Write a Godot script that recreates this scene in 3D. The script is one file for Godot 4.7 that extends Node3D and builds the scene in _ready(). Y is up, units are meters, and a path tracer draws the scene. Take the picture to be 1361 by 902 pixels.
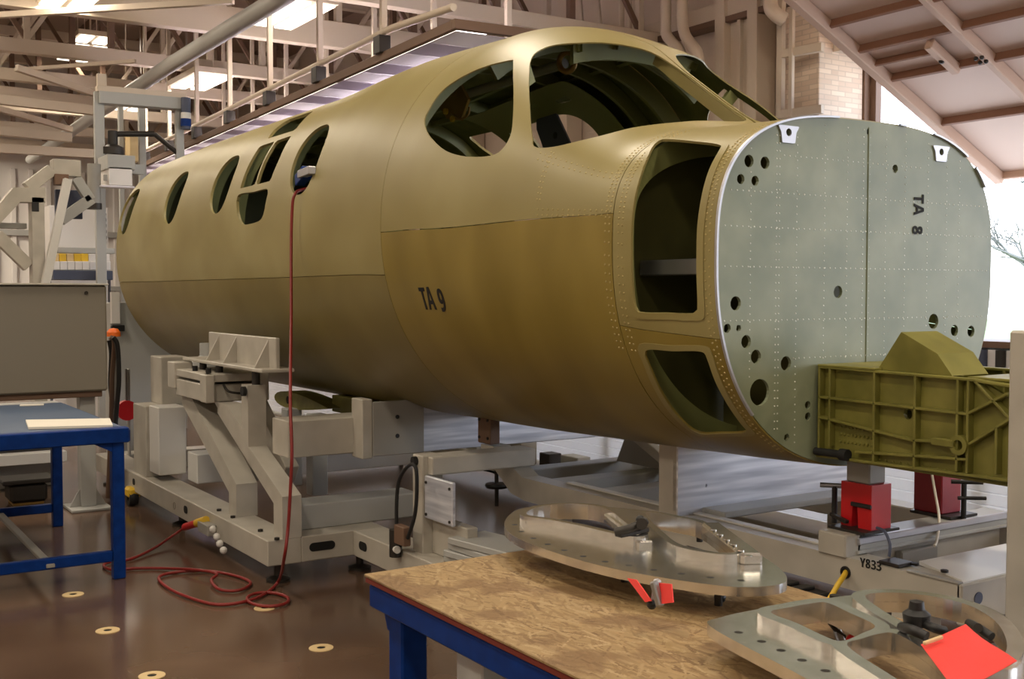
extends Node3D
# An unpainted aircraft fuselage on its assembly fixture in a factory hall.
# x runs along the fuselage towards its nose, y is up, z runs from the far wall towards the viewer's side. Units are metres.

const ZC := -3.216   # the fuselage's plane of symmetry
var M := {}          # materials
var O := Vector3.ZERO  # base of the thing being built; mesh vertices are stored relative to it
var used := {}

class MB:
	var v := PackedVector3Array()
	var n := PackedVector3Array()
	func tri_n(a: Vector3, b: Vector3, c: Vector3, na: Vector3, nb: Vector3, nc: Vector3) -> void:
		v.append(a); v.append(c); v.append(b)
		n.append(na); n.append(nc); n.append(nb)
	func tri(a: Vector3, b: Vector3, c: Vector3) -> void:
		var m := (b - a).cross(c - a)
		if m.length_squared() < 1e-18:
			return
		m = m.normalized()
		tri_n(a, b, c, m, m, m)
	func quad(a: Vector3, b: Vector3, c: Vector3, d: Vector3) -> void:
		tri(a, b, c)
		tri(a, c, d)
	# a chamfered box of the given size in a frame of its own
	func obox(t: Transform3D, s: Vector3, bev := 0.004) -> MB:
		var h := s * 0.5
		var e := minf(bev, minf(h.x, minf(h.y, h.z)) * 0.45)
		var faces := [[Vector3.RIGHT, Vector3.UP, Vector3.BACK], [Vector3.UP, Vector3.BACK, Vector3.RIGHT], [Vector3.BACK, Vector3.RIGHT, Vector3.UP]]
		for f in faces:
			for sg in [1.0, -1.0]:
				var w: Vector3 = f[0] * sg
				var p: Vector3 = f[1]
				var q: Vector3 = f[2] * sg
				var hw := absf(w.dot(h))
				var hp := absf(p.dot(h)) - e
				var hq := absf(q.dot(h)) - e
				quad(t * (w * hw - p * hp - q * hq), t * (w * hw + p * hp - q * hq), t * (w * hw + p * hp + q * hq), t * (w * hw - p * hp + q * hq))
		if e <= 0.0005:
			return self
		for k in 3:
			var u: Vector3 = faces[k][0]
			var p: Vector3 = faces[k][1]
			var q: Vector3 = faces[k][2]
			var hu := absf(u.dot(h)) - e
			var hp := absf(p.dot(h))
			var hq := absf(q.dot(h))
			for sp in [1.0, -1.0]:
				for sq in [1.0, -1.0]:
					var a: Vector3 = p * sp * hp + q * sq * (hq - e)
					var b: Vector3 = p * sp * (hp - e) + q * sq * hq
					if sp * sq > 0:
						quad(t * (a - u * hu), t * (b - u * hu), t * (b + u * hu), t * (a + u * hu))
					else:
						quad(t * (a - u * hu), t * (a + u * hu), t * (b + u * hu), t * (b - u * hu))
		for sx in [1.0, -1.0]:
			for sy in [1.0, -1.0]:
				for sz in [1.0, -1.0]:
					var a := Vector3(sx * h.x, sy * (h.y - e), sz * (h.z - e))
					var b := Vector3(sx * (h.x - e), sy * h.y, sz * (h.z - e))
					var c := Vector3(sx * (h.x - e), sy * (h.y - e), sz * h.z)
					if sx * sy * sz > 0:
						tri(t * a, t * b, t * c)
					else:
						tri(t * a, t * c, t * b)
		return self
	func box(lo: Vector3, hi: Vector3, bev := 0.004) -> MB:
		var a := lo.min(hi)
		var b := lo.max(hi)
		return obox(Transform3D(Basis(), (a + b) * 0.5), b - a, bev)
	# a bar of rectangular section from p to q; w across, h along the up hint
	func bar(p: Vector3, q: Vector3, w: float, h: float, bev := 0.003, up := Vector3.UP) -> MB:
		var d := (q - p).normalized()
		var side := d.cross(up)
		if side.length() < 0.05:
			side = d.cross(Vector3.BACK)
		side = side.normalized()
		var u := side.cross(d).normalized()
		return obox(Transform3D(Basis(d, u, side), (p + q) * 0.5), Vector3((q - p).length(), h, w), bev)
	func tube(path: Array, r: float, seg := 10, closed := false) -> MB:
		var m := path.size()
		var rings := []
		var norms := []
		var side := Vector3.ZERO
		for i in m:
			var a: Vector3 = path[(i - 1 + m) % m] if (closed or i > 0) else path[0]
			var b: Vector3 = path[(i + 1) % m] if (closed or i < m - 1) else path[m - 1]
			var d := (b - a).normalized()
			if side == Vector3.ZERO:
				side = d.cross(Vector3.UP if absf(d.y) < 0.9 else Vector3.RIGHT)
			side = (side - d * side.dot(d)).normalized()
			var u := d.cross(side)
			var ring := []
			var nr := []
			for k in seg:
				var an := TAU * k / seg
				var o: Vector3 = side * cos(an) + u * sin(an)
				ring.append(path[i] + o * r)
				nr.append(o)
			rings.append(ring)
			norms.append(nr)
		for i in (m if closed else m - 1):
			var j := (i + 1) % m
			for k in seg:
				var l := (k + 1) % seg
				tri_n(rings[i][k], rings[i][l], rings[j][l], norms[i][k], norms[i][l], norms[j][l])
				tri_n(rings[i][k], rings[j][l], rings[j][k], norms[i][k], norms[j][l], norms[j][k])
		if not closed:
			for k in seg:
				var l := (k + 1) % seg
				tri(path[0], rings[0][l], rings[0][k])
				tri(path[m - 1], rings[m - 1][k], rings[m - 1][l])
		return self
	func cyl(a: Vector3, b: Vector3, r: float, seg := 16) -> MB:
		return tube([a, b], r, seg)
	# a turned shape about an axis: profile of (radius, height)
	func lathe(base: Vector3, axis: Vector3, prof: Array, seg := 24) -> MB:
		var w := axis.normalized()
		var p := w.cross(Vector3.RIGHT if absf(w.x) < 0.9 else Vector3.UP).normalized()
		var q := w.cross(p)
		for i in prof.size() - 1:
			var a: Vector2 = prof[i]
			var b: Vector2 = prof[i + 1]
			var t := (b - a).normalized()
			for k in seg:
				var c0 := p * cos(TAU * k / seg) + q * sin(TAU * k / seg)
				var c1 := p * cos(TAU * (k + 1) / seg) + q * sin(TAU * (k + 1) / seg)
				var n0 := (c0 * t.y - w * t.x).normalized()
				var n1 := (c1 * t.y - w * t.x).normalized()
				var a0 := base + c0 * a.x + w * a.y
				var a1 := base + c1 * a.x + w * a.y
				var b0 := base + c0 * b.x + w * b.y
				var b1 := base + c1 * b.x + w * b.y
				tri_n(a0, a1, b1, n0, n1, n1)
				tri_n(a0, b1, b0, n0, n1, n0)
		return self
	# a polygon (x, y) in the plane of basis x, y, extruded along basis z by depth
	func prism(poly: PackedVector2Array, t: Transform3D, depth: float) -> MB:
		var pl := poly
		if Geometry2D.is_polygon_clockwise(pl):
			pl = pl.duplicate()
			pl.reverse()
		var area := 0.0
		for i in pl.size():
			area += pl[i].cross(pl[(i + 1) % pl.size()])
		if area < 0:
			pl = pl.duplicate()
			pl.reverse()
		var z := Vector3(0, 0, depth)
		var ids := Geometry2D.triangulate_polygon(pl)
		for i in range(0, ids.size(), 3):
			var a := pl[ids[i]]
			var b := pl[ids[i + 1]]
			var c := pl[ids[i + 2]]
			if (b - a).cross(c - a) < 0:
				var s := b
				b = c
				c = s
			tri(t * (Vector3(a.x, a.y, 0) + z), t * (Vector3(b.x, b.y, 0) + z), t * (Vector3(c.x, c.y, 0) + z))
			tri(t * Vector3(a.x, a.y, 0), t * Vector3(c.x, c.y, 0), t * Vector3(b.x, b.y, 0))
		for i in pl.size():
			var a := pl[i]
			var b := pl[(i + 1) % pl.size()]
			quad(t * Vector3(a.x, a.y, 0), t * Vector3(b.x, b.y, 0), t * (Vector3(b.x, b.y, 0) + z), t * (Vector3(a.x, a.y, 0) + z))
		return self
	# a rivet or bolt head: a low dome
	func dome(p: Vector3, nr: Vector3, r: float, h: float, seg := 6) -> MB:
		return lathe(p, nr, [Vector2(r, 0), Vector2(r * 0.75, h * 0.8), Vector2(0.0001, h)], seg)
	func ball(p: Vector3, r: float, seg := 12) -> MB:
		var prof := []
		for i in seg / 2 + 1:
			var a := PI * i / (seg / 2) - PI / 2
			prof.append(Vector2(maxf(cos(a) * r, 0.0001), sin(a) * r))
		return lathe(p, Vector3.UP, prof, seg)

func pv(a: Array) -> PackedVector2Array:
	var out := PackedVector2Array()
	for i in range(0, a.size(), 2):
		out.append(Vector2(a[i], a[i + 1]))
	return out

func numbered(called: String) -> String:
	if not used.has(called):
		used[called] = 0
		return called
	used[called] += 1
	return "%s_%03d" % [called, used[called]]

func tag(o: Node3D, label: String, category: String, group := "") -> Node3D:
	o.set_meta("label", label)
	o.set_meta("category", category)
	if group != "":
		o.set_meta("group", group)
	return o

# a thing made of parts: a Node3D at its base
func thing(called: String, at: Vector3, label: String, category: String, group := "") -> Node3D:
	var o := Node3D.new()
	o.name = numbered(called)
	add_child(o)
	o.position = at
	O = at
	tag(o, label, category, group)
	return o

func mesh_of(mb: MB, org: Vector3) -> ArrayMesh:
	var v := mb.v
	if org != Vector3.ZERO:
		for i in v.size():
			v[i] -= org
	var arr := []
	arr.resize(Mesh.ARRAY_MAX)
	arr[Mesh.ARRAY_VERTEX] = v
	arr[Mesh.ARRAY_NORMAL] = mb.n
	var me := ArrayMesh.new()
	me.add_surface_from_arrays(Mesh.PRIMITIVE_TRIANGLES, arr)
	return me

# commits a mesh as one named part of parent (vertices given in world coordinates)
func part(called: String, mb: MB, m: Material, parent: Node3D, label := "") -> MeshInstance3D:
	var o := MeshInstance3D.new()
	o.name = called
	o.mesh = mesh_of(mb, O)
	o.material_override = m
	parent.add_child(o, true)
	if label != "":
		o.set_meta("label", label)
	return o

# a top-level thing that is one mesh
func solo(called: String, mb: MB, m: Material, at: Vector3, label: String, category: String, group := "") -> MeshInstance3D:
	var o := MeshInstance3D.new()
	o.name = numbered(called)
	o.mesh = mesh_of(mb, at)
	o.material_override = m
	add_child(o)
	o.position = at
	O = at
	tag(o, label, category, group)
	return o

func struct(called: String, mb: MB, m: Material, label := "") -> MeshInstance3D:
	var o := MeshInstance3D.new()
	o.name = called
	o.mesh = mesh_of(mb, Vector3.ZERO)
	o.material_override = m
	add_child(o)
	O = Vector3.ZERO
	o.set_meta("kind", "structure")
	if label != "":
		o.set_meta("label", label)
	return o

func stuff(o: Node3D) -> Node3D:
	o.set_meta("kind", "stuff")
	return o

func dup(root: Node3D, shift: Vector3, label: String) -> Node3D:
	var r: Node3D = root.duplicate()
	r.name = numbered(String(root.name).rstrip("0123456789_"))
	add_child(r)
	r.position = root.position + shift
	r.set_meta("label", label)
	return r

func lettering(called: String, text: String, size: float, m: Material, t: Transform3D, parent: Node3D, stretch := Vector3.ONE) -> void:
	var tm := TextMesh.new()
	var f := SystemFont.new()
	f.font_names = PackedStringArray(["Droid Sans"])
	f.font_weight = 700
	tm.font = f
	tm.text = text
	tm.font_size = 64
	tm.pixel_size = size / 46.0
	tm.depth = 0.0015
	var o := MeshInstance3D.new()
	o.name = called
	o.mesh = tm
	o.material_override = m
	parent.add_child(o, true)
	o.transform = Transform3D(t.basis.scaled_local(stretch), t.origin - O)

# --- closed curves and cut sheets -------------------------------------------------------------
func smooth_loop(p: PackedVector2Array, sub := 4) -> PackedVector2Array:
	var out := PackedVector2Array()
	var m := p.size()
	for i in m:
		for k in sub:
			out.append(p[i].cubic_interpolate(p[(i + 1) % m], p[(i - 1 + m) % m], p[(i + 2) % m], float(k) / sub))
	return out

func oval(cx: float, cy: float, rx: float, ry: float, pw := 2.0, m := 40) -> PackedVector2Array:
	var out := PackedVector2Array()
	for i in m:
		var a := TAU * i / m
		out.append(Vector2(cx + rx * signf(cos(a)) * pow(absf(cos(a)), 2.0 / pw), cy + ry * signf(sin(a)) * pow(absf(sin(a)), 2.0 / pw)))
	return out

func rrect(x0: float, y0: float, x1: float, y1: float, r: float, m := 5) -> PackedVector2Array:
	var out := PackedVector2Array()
	var cs := [Vector2(x1 - r, y1 - r), Vector2(x0 + r, y1 - r), Vector2(x0 + r, y0 + r), Vector2(x1 - r, y0 + r)]
	for c in 4:
		for k in m + 1:
			var a := PI / 2 * (c + float(k) / m)
			out.append(cs[c] + Vector2(cos(a), sin(a)) * r)
	return out

# signed distance to a closed polygon: positive outside
func sdf(p: Vector2, pl: PackedVector2Array) -> float:
	var best := 1e9
	var inside := false
	var j := pl.size() - 1
	for i in pl.size():
		var a := pl[i]
		var b := pl[j]
		var ab := b - a
		var d := (p - a - ab * clampf((p - a).dot(ab) / maxf(ab.length_squared(), 1e-12), 0.0, 1.0)).length_squared()
		if d < best:
			best = d
		if (a.y > p.y) != (b.y > p.y) and p.x < (b.x - a.x) * (p.y - a.y) / (b.y - a.y) + a.x:
			inside = not inside
		j = i
	return -sqrt(best) if inside else sqrt(best)

func box_of(pl: PackedVector2Array) -> Rect2:
	var r := Rect2(pl[0], Vector2.ZERO)
	for p in pl:
		r = r.expand(p)
	return r

# A sheet over the grid us x vs, cut where the hole polygons (or what lies outside `outline`) are. pos(u, v) and nrm(u, v) give its outer face;
# the other face lies `thick` deeper. Holes are compared in (u * su, v * sv). Outer face and rim go to `face`, the inner face to `back`.
func cut_sheet(us: Array, vs: Array, holes: Array, outline: PackedVector2Array, su: float, sv: float, pos: Callable, nrm: Callable, thick: float, face: MB, back: MB) -> void:
	var sc := Vector2(su, sv)
	var hs := []
	for h in holes:
		var q := PackedVector2Array()
		for p in h:
			q.append(p * sc)
		hs.append([q, box_of(q).grow(0.06)])
	var ol := PackedVector2Array()
	for p in outline:
		ol.append(p * sc)
	var nu := us.size()
	var nv := vs.size()
	var P := PackedVector3Array()
	var N := PackedVector3Array()
	var G := PackedFloat32Array()
	P.resize(nu * nv); N.resize(nu * nv); G.resize(nu * nv)
	for i in nu:
		for j in nv:
			var p := Vector2(us[i], vs[j]) * sc
			var g := 0.05
			for h in hs:
				if h[1].has_point(p):
					g = minf(g, sdf(p, h[0]))
			if ol.size() > 0:
				g = minf(g, -sdf(p, ol))
			var k := i * nv + j
			G[k] = g if absf(g) > 1e-6 else 1e-6
			P[k] = pos.call(us[i], vs[j])
			N[k] = nrm.call(us[i], vs[j])
	for i in nu - 1:
		for j in nv - 1:
			var a := i * nv + j
			var b := a + nv
			var c := b + 1
			var d := a + 1
			if G[a] < 0 and G[b] < 0 and G[c] < 0 and G[d] < 0:
				continue
			for t in [[a, b, c], [a, c, d]]:
				var pp := []
				var cutp := []
				for k in 3:
					var x: int = t[k]
					var y: int = t[(k + 1) % 3]
					if G[x] > 0:
						pp.append([P[x], N[x]])
					if (G[x] > 0) != (G[y] > 0):
						var f := G[x] / (G[x] - G[y])
						var e := [P[x].lerp(P[y], f), N[x].lerp(N[y], f).normalized()]
						pp.append(e)
						cutp.append(e)
						if G[x] > 0:
							cutp.reverse()
				for k in range(1, pp.size() - 1):
					face.tri_n(pp[0][0], pp[k][0], pp[k + 1][0], pp[0][1], pp[k][1], pp[k + 1][1])
					back.tri_n(pp[0][0] - pp[0][1] * thick, pp[k + 1][0] - pp[k + 1][1] * thick, pp[k][0] - pp[k][1] * thick, -pp[0][1], -pp[k + 1][1], -pp[k][1])
				if cutp.size() == 2:
					face.quad(cutp[0][0], cutp[0][0] - cutp[0][1] * thick, cutp[1][0] - cutp[1][1] * thick, cutp[1][0])
	# the sheet's four edges
	for e in [[0, nv, nu - 1, true], [nv - 1, nv, nu - 1, false], [0, 1, nv - 1, false], [(nu - 1) * nv, 1, nv - 1, true]]:
		for k in e[2]:
			var x: int = e[0] + k * e[1]
			var y: int = x + e[1]
			if G[x] < 0 or G[y] < 0:
				continue
			if e[3]:
				face.quad(P[x], P[x] - N[x] * thick, P[y] - N[y] * thick, P[y])
			else:
				face.quad(P[x], P[y], P[y] - N[y] * thick, P[x] - N[x] * thick)

func steps(a: float, b: float, d: float) -> Array:
	var m := maxi(1, int(ceil(absf(b - a) / d)))
	var out := []
	for i in m + 1:
		out.append(lerpf(a, b, float(i) / m))
	return out

# a flat plate with holes: outline and holes in the plane of t's x and y axes, front face at z = 0
func plate(outline: PackedVector2Array, holes: Array, t: Transform3D, thick: float, cell: float) -> MB:
	var mb := MB.new()
	var r := box_of(outline).grow(cell * 1.3)
	var nz := t.basis.z.normalized()
	cut_sheet(steps(r.position.x, r.end.x, cell), steps(r.position.y, r.end.y, cell), holes, outline, 1.0, 1.0,
		func(u, v): return t * Vector3(u, v, 0), func(_u, _v): return nz, thick, mb, mb)
	return mb

func spline(p: Array, sub := 6) -> Array:
	var out := []
	for i in p.size() - 1:
		for k in sub:
			var a: Vector3 = p[maxi(i - 1, 0)]
			var d: Vector3 = p[mini(i + 2, p.size() - 1)]
			out.append(p[i].cubic_interpolate(p[i + 1], a, d, float(k) / sub))
	out.append(p[p.size() - 1])
	return out

# --- materials ----------------------------------------------------------------------------------
func noise_tex(freq: float, octaves: int, sd: int, lo: Color, hi: Color, size := 256, stretch := Vector2.ONE, mid := 0.5) -> ImageTexture:
	var nz := FastNoiseLite.new()
	nz.seed = sd
	nz.noise_type = FastNoiseLite.TYPE_SIMPLEX_SMOOTH
	nz.frequency = freq
	nz.fractal_octaves = octaves
	var im := Image.create(size, size, false, Image.FORMAT_RGB8)
	# four-dimensional loop is not at hand: blend the edges so that the tile repeats without seams
	for y in size:
		for x in size:
			var fx := float(x) / size
			var fy := float(y) / size
			var sx := stretch.x
			var sy := stretch.y
			var a := nz.get_noise_2d(x * sx, y * sy)
			var b := nz.get_noise_2d((x - size) * sx, y * sy)
			var c := nz.get_noise_2d(x * sx, (y - size) * sy)
			var d := nz.get_noise_2d((x - size) * sx, (y - size) * sy)
			var wx := smoothstep(0.7, 1.0, fx)
			var wy := smoothstep(0.7, 1.0, fy)
			var q := lerpf(lerpf(a, b, wx), lerpf(c, d, wx), wy)
			im.set_pixel(x, y, lo.lerp(hi, clampf(mid + q * 0.9, 0.0, 1.0)))
	im.generate_mipmaps()
	return ImageTexture.create_from_image(im)

func mat(called: String, c: Color, rough := 0.5, metal := 0.0, tex: Texture2D = null, scale := 1.0) -> StandardMaterial3D:
	var m := StandardMaterial3D.new()
	m.resource_name = called
	m.albedo_color = c
	m.roughness = rough
	m.metallic = metal
	if tex:
		m.albedo_texture = tex
		m.uv1_triplanar = true
		m.uv1_world_triplanar = true
		m.uv1_scale = Vector3.ONE * scale
	M[called] = m
	return m

func rgb(r: int, g: int, b: int) -> Color:
	return Color8(r, g, b)

func make_materials() -> void:
	var w := Color.WHITE
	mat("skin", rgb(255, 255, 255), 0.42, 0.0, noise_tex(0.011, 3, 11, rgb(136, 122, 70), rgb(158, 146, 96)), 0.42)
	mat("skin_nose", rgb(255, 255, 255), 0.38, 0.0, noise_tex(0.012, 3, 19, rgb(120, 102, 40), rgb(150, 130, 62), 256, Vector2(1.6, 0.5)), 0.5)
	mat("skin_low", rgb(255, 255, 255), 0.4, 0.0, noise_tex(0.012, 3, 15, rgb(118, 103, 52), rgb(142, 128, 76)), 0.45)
	mat("lining", rgb(255, 255, 255), 0.6, 0.0, noise_tex(0.03, 3, 5, rgb(96, 100, 52), rgb(124, 126, 70)), 1.0)
	mat("bay_green", rgb(82, 80, 38), 0.6)
	mat("frame_green", rgb(134, 136, 82), 0.45)
	mat("bulkhead", rgb(255, 255, 255), 0.42, 0.0, noise_tex(0.014, 4, 23, rgb(112, 120, 94), rgb(138, 143, 116)), 0.8)
	mat("bulkhead_rivet", rgb(206, 206, 192), 0.35, 0.2)
	mat("skin_rivet", rgb(176, 158, 104), 0.35, 0.1)
	mat("bright", rgb(184, 184, 190), 0.4, 0.6)
	mat("keel", rgb(255, 255, 255), 0.45, 0.0, noise_tex(0.02, 3, 31, rgb(112, 108, 46), rgb(138, 132, 64)), 1.2)
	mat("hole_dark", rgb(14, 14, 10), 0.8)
	mat("paint", rgb(255, 255, 255), 0.4, 0.0, noise_tex(0.02, 3, 41, rgb(172, 166, 154), rgb(188, 182, 170)), 0.8)
	mat("white_paint", rgb(215, 213, 208), 0.4)
	mat("grey_paint", rgb(150, 147, 140), 0.45)
	mat("cabinet", rgb(126, 119, 106), 0.5)
	mat("machine_grey", rgb(172, 172, 168), 0.45)
	mat("plate_al", rgb(255, 255, 255), 0.35, 0.35, noise_tex(0.02, 3, 47, rgb(186, 190, 202), rgb(238, 240, 248), 256, Vector2(0.25, 4.0)), 1.2)
	mat("ring_al", rgb(255, 255, 255), 0.2, 0.92, noise_tex(0.03, 3, 53, rgb(212, 210, 204), rgb(228, 226, 222)), 2.0)
	mat("steel", rgb(150, 150, 152), 0.35, 0.8)
	mat("dark_steel", rgb(54, 50, 46), 0.45, 0.5)
	mat("black", rgb(22, 21, 21), 0.5)
	mat("rubber", rgb(26, 26, 26), 0.7)
	mat("red", rgb(190, 16, 24), 0.35)
	mat("dark_red", rgb(140, 22, 34), 0.4)
	mat("red_hose", rgb(128, 32, 28), 0.45)
	mat("red_tag", rgb(232, 62, 56), 0.6)
	mat("yellow", rgb(222, 182, 50), 0.45)
	mat("orange", rgb(236, 110, 24), 0.5)
	mat("brass", rgb(150, 116, 56), 0.4, 0.4)
	mat("blue", rgb(255, 255, 255), 0.4, 0.0, noise_tex(0.03, 3, 61, rgb(3, 42, 108), rgb(8, 54, 128)), 1.5)
	M.blue.metallic_specular = 0.3
	mat("blue_top", rgb(78, 96, 122), 0.45)
	mat("slate", rgb(70, 76, 96), 0.5)
	mat("paper", rgb(232, 226, 212), 0.7)
	mat("osb", rgb(222, 220, 218), 0.6, 0.0, osb_tex(), 0.9)
	mat("osb_edge", rgb(112, 38, 26), 0.7)
	mat("floor", w, 0.17, 0.0, noise_tex(0.012, 4, 71, rgb(84, 64, 51), rgb(106, 84, 68)), 0.35)
	mat("cream", rgb(214, 188, 140), 0.5)
	mat("wall", rgb(208, 192, 174), 0.7)
	mat("wall_white", rgb(226, 222, 218), 0.6)
	mat("beam", rgb(202, 187, 168), 0.55)
	mat("deck", rgb(150, 128, 112), 0.75)
	mat("brown_steel", rgb(110, 84, 66), 0.6)
	mat("brick", w, 0.7, 0.0, brick_tex(), 1.0)
	mat("door_sheet", rgb(220, 196, 182), 0.6)
	mat("door_rail", rgb(206, 176, 156), 0.6)
	mat("door_rib", rgb(140, 100, 78), 0.6)
	mat("canopy_white", rgb(246, 244, 250), 0.3)
	mat("canopy_grey", rgb(208, 200, 214), 0.5)
	for q in [["canopy_white", Color(0.84, 0.83, 0.85)], ["canopy_grey", Color(0.62, 0.6, 0.64)]]:
		M[q[0]].backlight_enabled = true
		M[q[0]].backlight = q[1]
	mat("grass", w, 0.9, 0.0, noise_tex(0.05, 3, 83, rgb(96, 116, 70), rgb(116, 136, 88)), 0.2)
	mat("concrete", rgb(214, 210, 202), 0.8)
	mat("bark", rgb(92, 84, 74), 0.9)
	mat("twig", rgb(112, 112, 106), 0.8)
	var sheet := mat("translucent_sheet", rgb(244, 246, 252), 0.4)
	sheet.backlight_enabled = true
	sheet.backlight = Color(1.0, 1.0, 1.0)
	var lamp := mat("lamp_glow", w, 0.5)
	lamp.emission_enabled = true
	lamp.emission = Color(1.0, 0.97, 0.9)
	lamp.emission_energy_multiplier = 2.2

func osb_tex() -> ImageTexture:
	var rg := RandomNumberGenerator.new()
	rg.seed = 5
	var s := 512
	var im := Image.create(s, s, false, Image.FORMAT_RGB8)
	im.fill(Color8(176, 148, 104))
	for k in 5200:
		var c := Color8(176, 148, 104).lerp([Color8(204, 178, 134), Color8(132, 102, 66), Color8(190, 160, 112), Color8(154, 124, 82)][rg.randi() % 4], rg.randf_range(0.25, 0.85))
		var p := Vector2(rg.randf() * s, rg.randf() * s)
		var a := rg.randfn(0.0, 0.5)
		var ln := rg.randf_range(8, 34)
		var wd := rg.randf_range(1.0, 4.0)
		var d := Vector2(cos(a), sin(a))
		for i in int(ln):
			for j in int(wd) + 1:
				var q := p + d * i + Vector2(-d.y, d.x) * j
				im.set_pixel(posmod(int(q.x), s), posmod(int(q.y), s), c)
	# broad stains of their own shape
	var nz := FastNoiseLite.new()
	nz.seed = 3
	nz.frequency = 0.009
	nz.fractal_octaves = 3
	for y in s:
		for x in s:
			var q := clampf(nz.get_noise_2d(x, y) * 1.6 - 0.1, 0.0, 0.42)
			im.set_pixel(x, y, im.get_pixel(x, y).lerp(Color8(112, 80, 50), q))
	return ImageTexture.create_from_image(im)

func brick_tex() -> ImageTexture:
	var rg := RandomNumberGenerator.new()
	rg.seed = 9
	var s := 256
	var im := Image.create(s, s, false, Image.FORMAT_RGB8)
	im.fill(Color8(196, 178, 160))
	for r in 16:
		for k in 5:
			var c := Color8(224, 206, 186).lerp(Color8(206, 184, 164), rg.randf())
			var x0 := int(k * 64 - 32 * (r % 2))
			im.fill_rect(Rect2i(x0 + 2, r * 16 + 2, 60, 13), c)
	return ImageTexture.create_from_image(im)

const LAMP := 10.5

func _ready() -> void:
	# camera, sky and exposure
	var cam := Camera3D.new()
	cam.name = "camera"
	cam.keep_aspect = Camera3D.KEEP_HEIGHT
	cam.fov = rad_to_deg(2.0 * atan(451.0 / 1500.0))
	cam.near = 0.05
	cam.far = 400.0
	add_child(cam)
	cam.position = Vector3(0, 1.45, 0)
	cam.rotation = Vector3(-atan(62.0 / 1500.0), PI / 2 - atan(970.0 / 1500.0), 0)
	cam.current = true
	var we := WorldEnvironment.new()
	we.name = "sky_and_exposure"
	var env := Environment.new()
	var sky := Sky.new()
	var sm := ProceduralSkyMaterial.new()
	sm.sky_top_color = Color(0.86, 0.91, 1.0)
	sm.sky_horizon_color = Color(0.97, 0.98, 1.0)
	sm.sky_energy_multiplier = 2.3
	sm.ground_horizon_color = Color(0.75, 0.76, 0.74)
	sm.ground_bottom_color = Color(0.5, 0.52, 0.45)
	sm.ground_energy_multiplier = 1.4
	sky.sky_material = sm
	env.background_mode = Environment.BG_SKY
	env.sky = sky
	env.tonemap_mode = Environment.TONE_MAPPER_LINEAR
	env.tonemap_exposure = 1.0
	env.sdfgi_enabled = true
	env.ssao_enabled = true
	env.ssil_enabled = true
	we.environment = env
	add_child(we)
	make_materials()
	build_hall()
	build_fuselage()
	build_fixture()
	build_bench()
	build_left_table()
	build_left_machines_done()

func build_left_machines_done() -> void:
	pass

# --- the fuselage -------------------------------------------------------------------------------
# stations: x, half width, top, bottom, height of greatest breadth, roundness above, roundness below
var ST := [
	[-9.3, 0.965, 2.61, 0.79, 1.74, 2.4, 2.05], [-8.0, 0.975, 2.63, 0.775, 1.74, 2.45, 2.05], [-6.0, 0.98, 2.632, 0.775, 1.74, 2.45, 2.05],
	[-4.9, 0.985, 2.69, 0.787, 1.74, 2.25, 2.05], [-4.35, 0.975, 2.69, 0.793, 1.735, 2.08, 2.1], [-3.9, 0.945, 2.555, 0.805, 1.7, 2.18, 2.15],
	[-3.6, 0.905, 2.36, 0.812, 1.67, 2.4, 2.2], [-3.26, 0.855, 2.14, 0.82, 1.63, 2.75, 2.2],
	[-3.12, 0.827, 2.07, 0.825, 1.615, 2.95, 2.25], [-2.95, 0.79, 2.06, 0.83, 1.59, 3.0, 2.3],
	[-2.67, 0.722, 2.054, 0.84, 1.55, 3.0, 2.3]]
var st_cache := {}

func station(x: float) -> Array:
	if st_cache.has(x):
		return st_cache[x]
	var m := ST.size()
	var i := 0
	while i < m - 2 and x > ST[i + 1][0]:
		i += 1
	var h: float = ST[i + 1][0] - ST[i][0]
	var t: float = (x - ST[i][0]) / h
	var out := []
	for c in range(1, 7):
		var sl := []
		for k in [i, i + 1]:
			var d0: float = (ST[k][c] - ST[k - 1][c]) / (ST[k][0] - ST[k - 1][0]) if k > 0 else 0.0
			var d1: float = (ST[k + 1][c] - ST[k][c]) / (ST[k + 1][0] - ST[k][0]) if k < m - 1 else d0
			if k == 0:
				d0 = d1
			sl.append(2.0 * d0 * d1 / (d0 + d1) if d0 * d1 > 1e-12 else 0.0)
		var y0: float = ST[i][c]
		var y1: float = ST[i + 1][c]
		out.append((2 * t * t * t - 3 * t * t + 1) * y0 + (t * t * t - 2 * t * t + t) * h * sl[0] + (3 * t * t - 2 * t * t * t) * y1 + (t * t * t - t * t) * h * sl[1])
	st_cache[x] = out
	return out

# a point of the outer skin: station x, angle in degrees (0 the viewer's side, 90 the crown, 180 the far side, -90 the belly)
func fus(x: float, deg: float) -> Vector3:
	var s := station(x)
	var ph := deg_to_rad(deg)
	var c := cos(ph)
	var q := sin(ph)
	var e: float = 2.0 / (s[4] if q > 0 else s[5])
	var b: float = s[1] - s[3] if q > 0 else s[3] - s[2]
	return Vector3(x, s[3] + b * signf(q) * pow(absf(q), e), ZC + s[0] * signf(c) * pow(absf(c), e))

func fus_n(x: float, deg: float) -> Vector3:
	var x0 := maxf(x - 0.01, -9.3)
	var x1 := minf(x + 0.01, -2.67)
	var du := fus(x1, deg) - fus(x0, deg)
	var dv := fus(x, deg + 0.4) - fus(x, deg - 0.4)
	return du.cross(dv).normalized()

var HOLES := []

func mirrored(p: PackedVector2Array) -> PackedVector2Array:
	var q := PackedVector2Array()
	for v in p:
		q.append(Vector2(v.x, 180.0 - v.y))
	q.reverse()
	return q

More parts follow.
